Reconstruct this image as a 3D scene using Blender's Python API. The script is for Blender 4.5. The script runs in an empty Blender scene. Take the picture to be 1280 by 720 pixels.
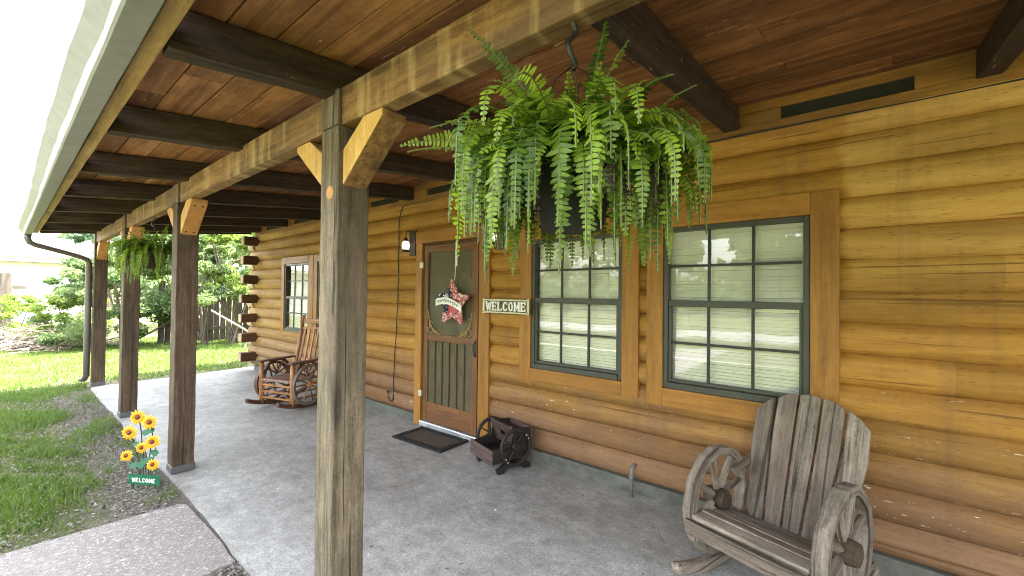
import bpy, math, random
import numpy as np
from mathutils import Vector, Matrix

random.seed(7); rng = np.random.default_rng(7)
S = bpy.context.scene
C = S.collection
R = math.radians
V = Vector

# ------------------------------------------------------------------ helpers
class MB:
    """collects shapes; every vertex carries grain coords g (metres, x along the grain) and a per-piece random r"""
    def __init__(s): s.v, s.f, s.g, s.r = [], [], [], []
    def add(s, vs, fs, gs, r=None):
        n = len(s.v); r = random.random() if r is None else r
        s.v += [tuple(v) for v in vs]; s.g += [tuple(g) for g in gs]
        s.r += [r] * len(vs); s.f += [tuple(i + n for i in f) for f in fs]
    def bar(s, a, b, w, h, up=(0, 0, 1), n=1, jit=0.0, r=None, taper=1.0):
        a, b = V(a), V(b); d = b - a; L = d.length; x = d / L
        up = V(up); y = up.cross(x)
        if y.length < 1e-4: y = V((0, 1, 0)).cross(x)
        y.normalize(); z = x.cross(y)
        o = V((random.random() * 50, random.random() * 50, random.random() * 50))
        vs, gs, fs = [], [], []
        for i in range(n + 1):
            t = i / n; k = 1 + (taper - 1) * t; c = a + d * t
            jy, jz = (random.uniform(-jit, jit), random.uniform(-jit, jit))
            for sy, sz in ((-1, -1), (1, -1), (1, 1), (-1, 1)):
                py = sy * w / 2 * k + jy + random.uniform(-jit, jit) * .5
                pz = sz * h / 2 * k + jz + random.uniform(-jit, jit) * .5
                vs.append(c + y * py + z * pz); gs.append(o + V((L * t, py, pz)))
        for i in range(n):
            for k in range(4):
                p, q = i * 4 + k, i * 4 + (k + 1) % 4
                fs.append((p, q, q + 4, p + 4))
        fs.append((3, 2, 1, 0)); m = n * 4; fs.append((m, m + 1, m + 2, m + 3))
        s.add(vs, fs, gs, r)
    def box(s, lo, hi, ax=1, n=1, jit=0.0, r=None):
        lo, hi = V(lo), V(hi); c = (lo + hi) / 2; d = hi - lo
        a, b = c.copy(), c.copy(); a[ax] = lo[ax]; b[ax] = hi[ax]
        if ax == 0: s.bar(a, b, d[1], d[2], (0, 0, 1), n, jit, r)
        elif ax == 1: s.bar(a, b, d[0], d[2], (0, 0, 1), n, jit, r)
        else: s.bar(a, b, d[1], d[0], (1, 0, 0), n, jit, r)
    def tube(s, pts, rad, seg=8, cap=True, r=None, jit=0.0, flat=1.0):
        pts = [V(p) for p in pts]; n = len(pts)
        rad = [rad] * n if not hasattr(rad, '__len__') else rad
        vs, gs, fs = [], [], []; L = 0; o = random.random() * 50
        ref = None
        for i, p in enumerate(pts):
            t = (pts[min(i + 1, n - 1)] - pts[max(i - 1, 0)]).normalized()
            if ref is None:
                ref = V((0, 0, 1)) if abs(t.z) < .9 else V((1, 0, 0))
                u = t.cross(ref).normalized()
            else:
                u = (u - t * u.dot(t)).normalized()
            w = t.cross(u)
            if i: L += (p - pts[i - 1]).length
            for k in range(seg):
                a = 2 * math.pi * k / seg; rr = rad[i] * (1 + random.uniform(-jit, jit))
                vs.append(p + u * math.cos(a) * rr + w * math.sin(a) * rr * flat)
                gs.append((L + o, math.cos(a) * rr + o, math.sin(a) * rr))
        for i in range(n - 1):
            for k in range(seg):
                p, q = i * seg + k, i * seg + (k + 1) % seg
                fs.append((p, q, q + seg, p + seg))
        if cap:
            fs.append(tuple(range(seg - 1, -1, -1))); fs.append(tuple(range((n - 1) * seg, n * seg)))
        s.add(vs, fs, gs, r)
    def lathe(s, prof, c=(0, 0, 0), ax=(0, 0, 1), seg=24, closed=False, r=None, a0=0.0, a1=None, jit=0.0):
        """prof: (radius, height) pairs about axis ax through c; closed=True makes a ring (wheel rim)"""
        c, z = V(c), V(ax).normalized()
        x = z.orthogonal().normalized()
        if abs(z.z) < .5: x = V((0, 0, 1)) - z * z.z; x.normalize()
        y = z.cross(x); full = a1 is None; a1 = a0 + 2 * math.pi if full else a1
        m = len(prof); ns = seg if full else seg + 1; vs, gs, fs = [], [], []; o = random.random() * 50
        for i in range(ns):
            a = a0 + (a1 - a0) * i / seg; k = 1 + random.uniform(-jit, jit)
            for (pr, ph) in prof:
                vs.append(c + (x * math.cos(a) + y * math.sin(a)) * pr * k + z * ph)
                gs.append((a * max(p[0] for p in prof) + o, pr + o, ph))
        for i in range(seg):
            i2 = (i + 1) % ns
            for k in range(m if closed else m - 1):
                k2 = (k + 1) % m
                fs.append((i * m + k, i2 * m + k, i2 * m + k2, i * m + k2))
        if not full and closed:
            fs.append(tuple(range(m))); fs.append(tuple(ns * m - 1 - k for k in range(m)))
        s.add(vs, fs, gs, r)
    def prism(s, poly, o, ux, uy, th, r=None, grain=0):
        """2-D outline poly in frame (o, ux, uy), thickness vector th"""
        o, ux, uy, th = V(o), V(ux), V(uy), V(th); n = len(poly); k = random.random() * 50
        vs = [o + ux * p[0] + uy * p[1] for p in poly] + [o + ux * p[0] + uy * p[1] + th for p in poly]
        gs = []
        for e in (0, th.length):
            for p in poly: gs.append((p[grain] + k, p[1 - grain] + k, e))
        fs = [tuple(range(n - 1, -1, -1)), tuple(range(n, 2 * n))]
        fs += [(i, (i + 1) % n, n + (i + 1) % n, n + i) for i in range(n)]
        s.add(vs, fs, gs, r)
    def build(s, name, mat, parent=None, bevel=0.0, smooth=False, subsurf=0):
        me = bpy.data.meshes.new(name); me.from_pydata(s.v, [], s.f); me.update()
        a = me.attributes.new('g', 'FLOAT_VECTOR', 'POINT'); a.data.foreach_set('vector', np.array(s.g, dtype=np.float32).ravel())
        a = me.attributes.new('rnd', 'FLOAT', 'POINT'); a.data.foreach_set('value', np.array(s.r, dtype=np.float32))
        if smooth: me.polygons.foreach_set('use_smooth', [True] * len(me.polygons))
        me.materials.append(mat)
        o = bpy.data.objects.new(name, me); C.objects.link(o)
        if parent: o.parent = parent
        if bevel:
            m = o.modifiers.new('bevel', 'BEVEL'); m.width = bevel; m.segments = 2; m.limit_method = 'ANGLE'; m.angle_limit = R(50)
        if subsurf:
            m = o.modifiers.new('sub', 'SUBSURF'); m.levels = m.render_levels = subsurf
        return o

def np_mesh(name, verts, faces_flat, sizes, mat, rnd=None, parent=None, smooth=False):
    me = bpy.data.meshes.new(name)
    verts = np.asarray(verts, dtype=np.float32); faces_flat = np.asarray(faces_flat, dtype=np.int32); sizes = np.asarray(sizes, dtype=np.int32)
    me.vertices.add(len(verts)); me.vertices.foreach_set('co', verts.ravel())
    me.loops.add(len(faces_flat)); me.loops.foreach_set('vertex_index', faces_flat)
    me.polygons.add(len(sizes)); me.polygons.foreach_set('loop_start', np.concatenate([[0], np.cumsum(sizes)[:-1]]).astype(np.int32))
    me.polygons.foreach_set('loop_total', sizes)
    me.update(calc_edges=True); me.validate()
    if rnd is not None:
        a = me.attributes.new('rnd', 'FLOAT', 'POINT'); a.data.foreach_set('value', np.asarray(rnd, dtype=np.float32))
    if smooth: me.polygons.foreach_set('use_smooth', [True] * len(me.polygons))
    me.materials.append(mat)
    o = bpy.data.objects.new(name, me); C.objects.link(o)
    if parent: o.parent = parent
    return o

def tag(o, label=None, cat=None, group=None, kind=None):
    if label: o['label'] = label
    if cat: o['category'] = cat
    if group: o['group'] = group
    if kind: o['kind'] = kind
    return o
def thing(name, label, cat, loc=(0, 0, 0), rz=0.0, group=None):
    o = bpy.data.objects.new(name, None); C.objects.link(o)
    o.location = loc; o.rotation_euler = (0, 0, rz); o.empty_display_size = .1
    return tag(o, label, cat, group)

# ------------------------------------------------------------------ materials
class NT:
    def __init__(s, name):
        s.m = bpy.data.materials.new(name); s.m.use_nodes = True; s.t = s.m.node_tree; s.t.nodes.clear()
        s.out = s.n('ShaderNodeOutputMaterial'); s.b = s.n('ShaderNodeBsdfPrincipled'); s.l(s.b.outputs[0], s.out.inputs[0])
    def n(s, t, **k):
        o = s.t.nodes.new(t)
        for a, b in k.items(): setattr(o, a, b)
        return o
    def l(s, a, b): s.t.links.new(a, b)
    def set(s, sock, v):
        if hasattr(v, 'links') or isinstance(v, bpy.types.NodeSocket): s.l(v, sock)
        else: sock.default_value = v
    def attr(s, nm): return s.n('ShaderNodeAttribute', attribute_name=nm)
    def map(s, vec, sc, loc=(0, 0, 0)):
        m = s.n('ShaderNodeMapping'); s.l(vec, m.inputs[0]); m.inputs['Scale'].default_value = sc; m.inputs['Location'].default_value = loc
        return m.outputs[0]
    def noise(s, vec, scale=1.0, detail=4, rough=.6, dist=0.0, col=False):
        o = s.n('ShaderNodeTexNoise'); s.l(vec, o.inputs['Vector']); o.inputs['Scale'].default_value = scale
        o.inputs['Detail'].default_value = detail; o.inputs['Roughness'].default_value = rough; o.inputs['Distortion'].default_value = dist
        return o.outputs['Color' if col else 'Fac']
    def ramp(s, fac, stops, interp='LINEAR'):
        o = s.n('ShaderNodeValToRGB'); s.l(fac, o.inputs[0]); e = o.color_ramp; e.interpolation = interp
        while len(e.elements) < len(stops): e.elements.new(.5)
        for el, (p, c) in zip(e.elements, stops):
            el.position = p; el.color = (c, c, c, 1) if isinstance(c, (int, float)) else (*c, 1)
        return o.outputs[0]
    def mix(s, fac, a, b, mode='MIX'):
        o = s.n('ShaderNodeMix', data_type='RGBA', blend_type=mode)
        s.set(o.inputs[0], fac)
        for k, v in ((6, a), (7, b)):
            s.set(o.inputs[k], (*v, 1) if isinstance(v, tuple) and len(v) == 3 else v)
        return o.outputs[2]
    def math(s, op, a, b=0.0, c=None):
        o = s.n('ShaderNodeMath', operation=op); s.set(o.inputs[0], a); s.set(o.inputs[1], b)
        if c is not None: s.set(o.inputs[2], c)
        return o.outputs[0]
    def sep(s, v):
        o = s.n('ShaderNodeSeparateXYZ'); s.l(v, o.inputs[0]); return o.outputs
    def range(s, v, a, b, c=0.0, d=1.0):
        o = s.n('ShaderNodeMapRange'); s.l(v, o.inputs[0])
        for i, x in enumerate((a, b, c, d)): o.inputs[i + 1].default_value = x
        return o.outputs[0]
    def bump(s, h, strength=.3, dist=.01, nrm=None):
        o = s.n('ShaderNodeBump'); s.l(h, o.inputs['Height']); o.inputs['Strength'].default_value = strength; o.inputs['Distance'].default_value = dist
        if nrm: s.l(nrm, o.inputs['Normal'])
        return o.outputs[0]
    def done(s, col=None, rough=.6, nrm=None, metal=0.0, spec=.5):
        if col is not None: s.set(s.b.inputs['Base Color'], (*col, 1) if isinstance(col, tuple) and len(col) == 3 else col)
        s.set(s.b.inputs['Roughness'], rough); s.b.inputs['Metallic'].default_value = metal
        s.b.inputs['Specular IOR Level'].default_value = spec
        if nrm is not None: s.l(nrm, s.b.inputs['Normal'])
        return s.m

def wood(name, dark, light, along=1.6, across=38, rough=.65, bump=.35, blotch=None, blotch_amt=.5, crack=0.0, knots=0.0, fleck=None, fleck_t=.7, varia=.25, spec=.3, grime=.45, streak=None):
    k = NT(name); g = k.attr('g').outputs['Vector']; rnd = k.attr('rnd').outputs['Fac']
    warp = k.noise(k.map(g, (1.2, 5, 5)), 1, 2, .5, col=True)
    gw = k.mix(.035, g, warp, 'ADD')
    gr = k.noise(k.map(gw, (along, across, across)), 1, 6, .65)
    fine = k.noise(k.map(gw, (along * 3, across * 4, across * 4)), 1, 3, .6)
    mid = k.noise(k.map(gw, (along * 7, across * .8, across * .8), (3, 1, 7)), 1, 5, .7, .6)
    spk = k.noise(k.map(g, (70, 110, 110)), 1, 2, .6)
    f = k.math('ADD', k.math('ADD', k.math('MULTIPLY', gr, .42), k.math('MULTIPLY', fine, .18)), k.math('ADD', k.math('MULTIPLY', mid, .26), k.math('MULTIPLY', spk, .14)))
    col = k.ramp(f, [(.40, dark), (.58, light)])
    gm = k.noise(k.map(g, (2.6, 9, 9), (11, 5, 2)), 1, 6, .72)
    col = k.mix(k.math('MULTIPLY', k.ramp(gm, [(.50, 0.), (.66, 1.)]), grime), col, tuple(c * .55 for c in dark))
    big = k.noise(k.map(g, (.9, 4, 4)), 1, 4, .6)
    if blotch: col = k.mix(k.math('MULTIPLY', k.ramp(big, [(.42, 0.), (.62, 1.)]), blotch_amt), col, blotch)
    h = f
    if knots:
        vo = k.n('ShaderNodeTexVoronoi'); k.l(k.map(gw, (1.5, 7, 7)), vo.inputs['Vector']); vo.inputs['Scale'].default_value = 1.0
        kn = k.ramp(vo.outputs['Distance'], [(.10, 1.), (.24, 0.)])
        col = k.mix(k.math('MULTIPLY', kn, knots), col, tuple(c * .35 for c in dark))
    if crack:
        cr = k.noise(k.map(gw, (along * .5, across * 1.3, across * 1.3)), 1, 2, .5)
        cm = k.ramp(cr, [(.355, 1.), (.40, 0.)])
        col = k.mix(k.math('MULTIPLY', cm, crack), col, tuple(c * .25 for c in dark))
        h = k.math('SUBTRACT', h, k.math('MULTIPLY', cm, .8))
    if streak:
        sk = k.noise(k.map(g, (11, 1.2, 1.6), (5, 2, 8)), 1, 4, .6); col = k.mix(k.math('MULTIPLY', k.ramp(sk, [(.54, 0.), (.68, 1.)]), .5), col, streak)
    v = k.range(rnd, 0, 1, 1 - varia, 1 + varia)
    hs = k.n('ShaderNodeHueSaturation'); k.l(col, hs.inputs['Color']); k.l(v, hs.inputs['Value']); col = hs.outputs[0]
    if fleck:
        fl = k.noise(k.map(g, (9, 60, 60)), 1, 3, .7)
        pat = k.noise(k.map(g, (1.1, 3, 3)), 1, 2, .5)
        m = k.math('MULTIPLY', k.ramp(fl, [(fleck_t, 0.), (fleck_t + .015, 1.)]), k.ramp(pat, [(.5, 0.), (.55, 1.)]))
        col = k.mix(m, col, fleck)
    return k.done(col, k.range(f, .3, .7, min(1, rough + .12), rough - .08), k.bump(h, bump, .004), spec=spec)

def plain(name, col, rough=.5, metal=0.0, noise=.12, scale=30, bump=.1, spec=.5):
    k = NT(name); tc = k.n('ShaderNodeTexCoord').outputs['Object']
    n = k.noise(tc, scale, 4, .6); n2 = k.noise(tc, scale * .15, 3, .6)
    f = k.math('ADD', k.math('MULTIPLY', n, .5), k.math('MULTIPLY', n2, .5))
    c = k.mix(k.ramp(f, [(.35, 0.), (.65, 1.)]), tuple(x * (1 - noise) for x in col), tuple(min(1, x * (1 + noise)) for x in col))
    return k.done(c, k.range(n2, .3, .7, rough - .06, rough + .08), k.bump(n, bump, .003), metal, spec)

def leafmat(name, c0, c1, trans=.45, rough=.45, brown=None):
    k = NT(name); rnd = k.attr('rnd').outputs['Fac']
    st = [(0., c0), (.9, c1)] if not brown else [(0., brown), (.08, c0), (1., c1)]
    col = k.ramp(rnd, st)
    k.done(col, rough, spec=.35)
    tr = k.n('ShaderNodeBsdfTranslucent'); k.l(k.mix(1.0, col, (1.0, 1.0, .55), 'MULTIPLY'), tr.inputs[0])
    hs = k.n('ShaderNodeHueSaturation'); k.l(col, hs.inputs['Color']); hs.inputs['Value'].default_value = 1.6; k.l(hs.outputs[0], tr.inputs[0])
    mx = k.n('ShaderNodeMixShader'); mx.inputs[0].default_value = trans
    k.l(k.b.outputs[0], mx.inputs[1]); k.l(tr.outputs[0], mx.inputs[2]); k.l(mx.outputs[0], k.out.inputs[0])
    return k.m

M = {}
M['beam'] = wood('weathered_beam', (.115, .055, .022), (.33, .185, .066), 1.2, 26, .7, .5, (.09, .06, .035), .6, .3, .5, (.55, .42, .22), .70, .1, streak=(.50, .36, .17))
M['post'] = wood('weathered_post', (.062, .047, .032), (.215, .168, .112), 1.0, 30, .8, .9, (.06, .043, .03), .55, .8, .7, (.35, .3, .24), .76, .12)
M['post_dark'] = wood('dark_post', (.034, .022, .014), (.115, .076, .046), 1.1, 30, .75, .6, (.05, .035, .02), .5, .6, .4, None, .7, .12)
M['brace'] = wood('new_brace', (.46, .25, .06), (.66, .42, .14), 2.0, 26, .6, .25, (.5, .27, .08), .4, .1, .5, None, .7, .06)
M['brace_orange'] = wood('orange_brace', (.42, .19, .06), (.56, .29, .10), 2.0, 26, .6, .25, (.4, .17, .06), .4, 0, .5, None, .7, .08)
M['rafter'] = wood('dark_rafter', (.022, .014, .010), (.075, .045, .028), 1.2, 36, .75, .45, (.03, .018, .012), .5, .3, .3, (.34, .29, .23), .69, .15)
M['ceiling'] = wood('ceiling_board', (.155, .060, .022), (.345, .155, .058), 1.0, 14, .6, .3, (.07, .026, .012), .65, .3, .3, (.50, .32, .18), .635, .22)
M['ceiling_outer'] = wood('outer_ceiling_board', (.24, .102, .040), (.52, .262, .102), 1.0, 14, .6, .3, (.13, .055, .024), .6, .3, .3, (.60, .42, .25), .69, .2)  # lighter, oranger tone for the boards outside the beam
M['eave'] = wood('eave_board', (.24, .14, .05), (.42, .28, .11), 1.5, 26, .7, .3, (.3, .18, .07), .5, .2, .4)
M['trim'] = wood('trim_board', (.235, .104, .018), (.375, .176, .033), 1.3, 26, .5, .22, (.27, .115, .025), .5, .1, .15, (.7, .62, .45), .74, .09)
M['frieze'] = wood('frieze_board', (.25, .115, .026), (.38, .19, .050), 1.3, 24, .5, .22, (.14, .075, .028), .75, .1, .2, (.75, .7, .6), .75, .09)
M['door_wood'] = wood('door_wood', (.10, .042, .016), (.21, .092, .034), 1.6, 30, .5, .3, (.14, .06, .025), .5, .2, .2, None, .7, .14)
M['door_dark'] = wood('door_dark_wood', (.07, .036, .018), (.15, .08, .042), 1.6, 30, .55, .3, (.09, .05, .03), .5, .2, .2, (.45, .35, .25), .72, .12)
M['grey_wood'] = wood('silver_grey_wood', (.085, .067, .053), (.36, .30, .24), 1.1, 26, .8, .9, (.13, .09, .068),   .6, .7, .3, None, .7, .2)
M['log_dark'] = wood('dark_stained_log', (.055, .024, .012), (.11, .048, .022), 1.3, 24, .6, .3, None, .5, .2)
M['log_end'] = wood('bleached_log_end', (.36, .27, .16), (.55, .44, .28), 1.3, 20, .8, .4, (.3, .22, .12), .5, .3)
M['rocker_red'] = wood('red_stained_cedar', (.19, .072, .024), (.44, .20, .062), 1.8, 28, .4, .3, (.13, .045, .02), .45, .15, .35, None, .7, .2, .5)
M['rocker_dark'] = wood('dark_stained_cedar', (.055, .022, .014), (.15, .06, .035), 1.8, 28, .45, .3, (.04, .018, .012), .5, .15, .3, None, .7, .2, .5)
M['black_wood'] = wood('charred_wood', (.010, .008, .007), (.032, .025, .022), 2, 30, .6, .35, None, .5, .2)
M['planter_wood'] = wood('planter_board', (.034, .021, .018), (.11, .072, .06), 2, 34, .6, .4, (.06, .035, .03), .5, .3, .3)
M['fence_wood'] = wood('old_fence_wood', (.06, .05, .04), (.15, .125, .10), 1.5, 26, .85, .5, (.05, .045, .035), .5, .4, .3, None, .7, .3)
M['bark'] = wood('bark', (.06, .045, .032), (.20, .16, .12), 5, 24, .9, .8, (.12, .11, .08), .5, .3)
M['twig'] = wood('dry_twig', (.25, .18, .13), (.52, .42, .34), 4, 24, .9, .4, None, .5, 0, 0, None, .7, .35)

def log_wall_mat():
    k = NT('stained_log_siding'); g = k.attr('g').outputs['Vector']; rnd = k.attr('rnd').outputs['Fac']
    tc = k.n('ShaderNodeTexCoord').outputs['Object']; xyz = k.sep(tc)
    gr = k.noise(k.map(g, (.8, 17, 17)), 1, 7, .68, .5); fine = k.noise(k.map(g, (4, 120, 120)), 1, 3, .6)
    mid = k.noise(k.map(g, (6, 26, 26), (3, 1, 7)), 1, 5, .7, .6); spk = k.noise(k.map(g, (60, 110, 110)), 1, 2, .6)
    f = k.math('ADD', k.math('ADD', k.math('MULTIPLY', gr, .42), k.math('MULTIPLY', fine, .18)), k.math('ADD', k.math('MULTIPLY', mid, .26), k.math('MULTIPLY', spk, .14)))
    up = k.ramp(f, [(.36, (.27, .126, .021)), (.62, (.50, .264, .056))])
    new = k.ramp(f, [(.36, (.44, .245, .062)), (.62, (.62, .37, .115))])
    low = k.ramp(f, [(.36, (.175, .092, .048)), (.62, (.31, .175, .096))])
    wob = k.noise(k.map(tc, (1, 2.2, 5)), 1, 3, .6)
    # repainted stretch on the near end (its own edge, above the window trim)
    my = k.math('ADD', xyz[1], k.math('MULTIPLY', k.math('SUBTRACT', wob, .5), .25))
    nm = k.math('MULTIPLY', k.range(my, .07, .03), k.range(xyz[2], 1.45, 1.75))
    col = k.mix(nm, up, new)
    # the lower courses have lost their stain
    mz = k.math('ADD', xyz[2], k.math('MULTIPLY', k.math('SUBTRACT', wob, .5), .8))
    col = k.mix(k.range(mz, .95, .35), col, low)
    # paler, less orange toward the far end by the corner
    col = k.mix(k.math('MULTIPLY', k.range(xyz[1], 5.8, 8.6), .45), col, (.40, .29, .14))
    big = k.noise(k.map(g, (.55, 3, 3)), 1, 5, .65)
    col = k.mix(k.math('MULTIPLY', k.ramp(big, [(.45, 0.), (.62, 1.)]), .4), col, (.17, .075, .018))
    drip = k.noise(k.map(tc, (1, 9, .7)), 1, 4, .6)
    col = k.mix(k.math('MULTIPLY', k.ramp(drip, [(.52, 0.), (.7, 1.)]), .4), col, (.20, .11, .05))
    v = k.range(rnd, 0, 1, .86, 1.12); hs = k.n('ShaderNodeHueSaturation'); k.l(col, hs.inputs['Color']); k.l(v, hs.inputs['Value']); col = hs.outputs[0]
    gm = k.noise(k.map(g, (1.7, 8, 8), (11, 5, 2)), 1, 6, .72)
    col = k.mix(k.math('MULTIPLY', k.ramp(gm, [(.5, 0.), (.68, 1.)]), .3), col, (.15, .065, .014))
    # checks in the wood, and flaked paint on the lower logs
    cr = k.noise(k.map(g, (.7, 42, 42)), 1, 3, .55, .3); cm = k.ramp(cr, [(.325, 1.), (.365, 0.)])
    col = k.mix(k.math('MULTIPLY', cm, .65), col, (.09, .04, .014))
    vo = k.n('ShaderNodeTexVoronoi'); k.l(k.map(g, (2.2, 11, 11)), vo.inputs['Vector'])
    kn = k.ramp(vo.outputs['Distance'], [(.09, 1.), (.2, 0.)]); col = k.mix(k.math('MULTIPLY', kn, .55), col, (.11, .045, .015))
    fl = k.noise(k.map(g, (13, 48, 48)), 1, 3, .7); pat = k.noise(k.map(g, (1.4, 4, 4)), 1, 2, .5)
    fm = k.math('MULTIPLY', k.ramp(fl, [(.665, 0.), (.68, 1.)]), k.math('MULTIPLY', k.ramp(pat, [(.52, 0.), (.57, 1.)]), k.range(mz, 1.25, .55)))
    col = k.mix(fm, col, (.74, .66, .50))
    h = k.math('SUBTRACT', f, k.math('MULTIPLY', cm, .8))
    return k.done(col, k.range(f, .3, .7, .8, .6), k.bump(h, .4, .006), spec=.2)
M['logs'] = log_wall_mat()

def concrete_mat():
    k = NT('porch_concrete'); tc = k.n('ShaderNodeTexCoord').outputs['Object']
    big = k.noise(k.map(tc, (1, .55, 1)), .9, 6, .62, .6); mid = k.noise(tc, 6, 6, .7, .3); fine = k.noise(tc, 75, 4, .75)
    sw = k.noise(k.map(tc, (3.5, .8, 1)), 1.6, 5, .6, 1.2)
    col = k.ramp(big, [(.3, (.172, .166, .157)), (.5, (.255, .248, .236)), (.68, (.335, .326, .31))])
    col = k.mix(.42, col, k.ramp(mid, [(.32, (.25, .245, .24)), (.68, (.78, .78, .78))]), 'OVERLAY')
    col = k.mix(k.math('MULTIPLY', k.ramp(sw, [(.5, 0.), (.7, 1.)]), .3), col, (.36, .35, .33))
    stain = k.noise(tc, 1.7, 5, .7, .4); col = k.mix(k.math('MULTIPLY', k.ramp(stain, [(.58, 0.), (.74, 1.)]), .55), col, (.10, .095, .09))
    col = k.mix(.6, col, k.ramp(fine, [(.3, .15), (.7, .85)]), 'OVERLAY')
    gr_ = k.noise(k.map(tc, (1, .6, 1), (4, 9, 2)), 22, 6, .75, .5); col = k.mix(.32, col, k.ramp(gr_, [(.35, .2), (.65, .8)]), 'OVERLAY')
    sp = k.noise(tc, 26, 2, .5); col = k.mix(k.ramp(sp, [(.715, 0.), (.725, .8)]), col, (.07, .06, .05))
    sp2 = k.noise(k.map(tc, (1, 1, 1), (7, 3, 1)), 19, 2, .5); col = k.mix(k.ramp(sp2, [(.755, 0.), (.76, .9)]), col, (.75, .74, .72))
    # hairline cracks
    vo = k.n('ShaderNodeTexVoronoi', feature='DISTANCE_TO_EDGE'); wc = k.mix(.35, tc, k.noise(tc, 2.2, 5, .6, col=True), 'ADD'); k.l(wc, vo.inputs['Vector']); vo.inputs['Scale'].default_value = .42
    ck = k.ramp(vo.outputs['Distance'], [(.0, 1.), (.004, 0.)]); col = k.mix(k.math('MULTIPLY', ck, .16), col, (.07, .065, .06))
    h = k.math('ADD', k.math('MULTIPLY', mid, .6), k.math('MULTIPLY', fine, .4))
    return k.done(col, k.range(big, .3, .7, .42, .62), k.bump(h, .28, .004), spec=.4)
M['concrete'] = concrete_mat()

def aggregate_mat():
    k = NT('exposed_aggregate'); tc = k.n('ShaderNodeTexCoord').outputs['Object']
    vo = k.n('ShaderNodeTexVoronoi'); k.l(tc, vo.inputs['Vector']); vo.inputs['Scale'].default_value = 95
    cell = k.sep(vo.outputs['Color'])[0]
    col = k.ramp(cell, [(0., (.135, .112, .105)), (.5, (.21, .182, .172)), (.85, (.28, .25, .238)), (1., (.50, .46, .44))])
    big = k.noise(tc, 2.2, 5, .6); col = k.mix(k.ramp(big, [(.4, 0.), (.7, .45)]), col, (.23, .215, .20))
    edge = k.ramp(vo.outputs['Distance'], [(.3, 0.), (.7, .5)]); col = k.mix(edge, col, (.17, .155, .14))
    return k.done(col, .75, k.bump(vo.outputs['Distance'], -.5 if False else .5, .004), spec=.3)
M['aggregate'] = aggregate_mat()

def ground_mat():
    k = NT('lawn_soil'); tc = k.n('ShaderNodeTexCoord').outputs['Object']; xyz = k.sep(tc)
    n = k.noise(tc, 3.5, 6, .65); n2 = k.noise(tc, 60, 4, .7); n3 = k.noise(tc, .35, 4, .6)
    soil = k.ramp(n2, [(.3, (.075, .064, .052)), (.7, (.20, .178, .15))])
    green = k.ramp(n2, [(.3, (.055, .062, .030)), (.7, (.125, .135, .062))])
    green = k.mix(k.ramp(n3, [(.4, 0.), (.65, .6)]), green, (.13, .14, .045))
    d = k.math('ADD', xyz[0], k.math('MULTIPLY', k.math('SUBTRACT', n, .5), .5))
    strip = k.math('MULTIPLY', k.range(d, -2.78, -2.62), k.range(xyz[1], 10.2, 8.6))
    col = k.mix(strip, green, soil)
    return k.done(col, .95, k.bump(n2, .8, .02), spec=.1)
M['ground'] = ground_mat()
M['grass'] = leafmat('grass_blade', (.04, .085, .012), (.13, .20, .03), .35, .5, (.20, .16, .07))
M['litter'] = leafmat('dry_leaf', (.07, .062, .054), (.27, .245, .215), .1, .8)
M['fern'] = leafmat('fern_leaf', (.024, .072, .008), (.22, .32, .024), .5, .4)
M['fern_dead'] = leafmat('dead_fern_leaf', (.012, .007, .004), (.045, .024, .010), .1, .8)
M['stemgreen'] = plain('frond_stem', (.09, .11, .03), .5)
M['shrub'] = leafmat('shrub_leaf', (.05, .09, .032), (.17, .23, .085), .55, .35)
M['shrub_y'] = leafmat('yellow_green_leaf', (.07, .12, .02), (.19, .26, .05), .55, .4)
M['shrub_b'] = leafmat('blue_green_leaf', (.04, .08, .045), (.11, .18, .10), .4, .35)

M['gutter'] = plain('painted_gutter_metal', (.255, .255, .262), .55, 0, .15, 14, .15, .12)
M['downspout'] = plain('brown_downspout', (.10, .085, .075), .4, 0, .15, 20, .05)
M['roof'] = plain('roof_metal', (.25, .24, .23), .5)
M['frame'] = plain('bronze_window_frame', (.040, .040, .030), .45, 0, .2, 40, .05)
M['grid'] = plain('dark_window_grid', (.010, .011, .009), .45, 0, .15, 40, .05)
M['blind'] = plain('white_blind_slat', (.86, .86, .82), .5, 0, .04, 5, .02)
M['black'] = plain('black_iron', (.012, .012, .012), .45, 0, .2, 40, .1)
M['rubber'] = plain('black_rubber', (.0065, .0065, .007), .8, 0, .25, 90, .5)
M['mesh_dark'] = plain('dark_vent_mesh', (.016, .016, .012), .8, 0, .6, 160, .6)
M['base_cap'] = plain('post_base_metal', (.09, .09, .092), .5, .3, .2, 30, .1)
M['sill'] = plain('mossy_foundation', (.105, .105, .085), .8, 0, .4, 14, .4)
M['alu'] = plain('aluminium_threshold', (.62, .63, .65), .35, .7, .2, 20, .1)
M['whitepaint'] = plain('white_paint', (.78, .77, .73), .5, 0, .06, 30, .05)
M['cream'] = plain('cream_rubbed_paint', (.62, .56, .38), .6, 0, .2, 45, .15)
M['olive_sign'] = wood('olive_sign_board', (.06, .05, .022), (.15, .125, .055), 3, 40, .6, .3, (.2, .17, .08), .4)
M['pvc'] = plain('grey_pipe', (.15, .145, .14), .5)
M['brass_h'] = plain('pale_hinge', (.55, .52, .45), .4, .5)
M['strap'] = plain('ivory_strap', (.72, .70, .60), .4, .2)
M['petal'] = leafmat('sunflower_petal', (.72, .20, .008), (.85, .52, .02), .3, .35)
M['flower_eye'] = plain('flower_eye', (.075, .030, .010), .6, 0, .5, 160, .8)
M['green_metal'] = plain('green_painted_metal', (.012, .10, .045), .35, 0, .2, 60, .05)
M['stem_metal'] = plain('dark_green_rod', (.015, .035, .018), .45)
M['navy'] = plain('navy_bead', (.012, .016, .045), .5)
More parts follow.
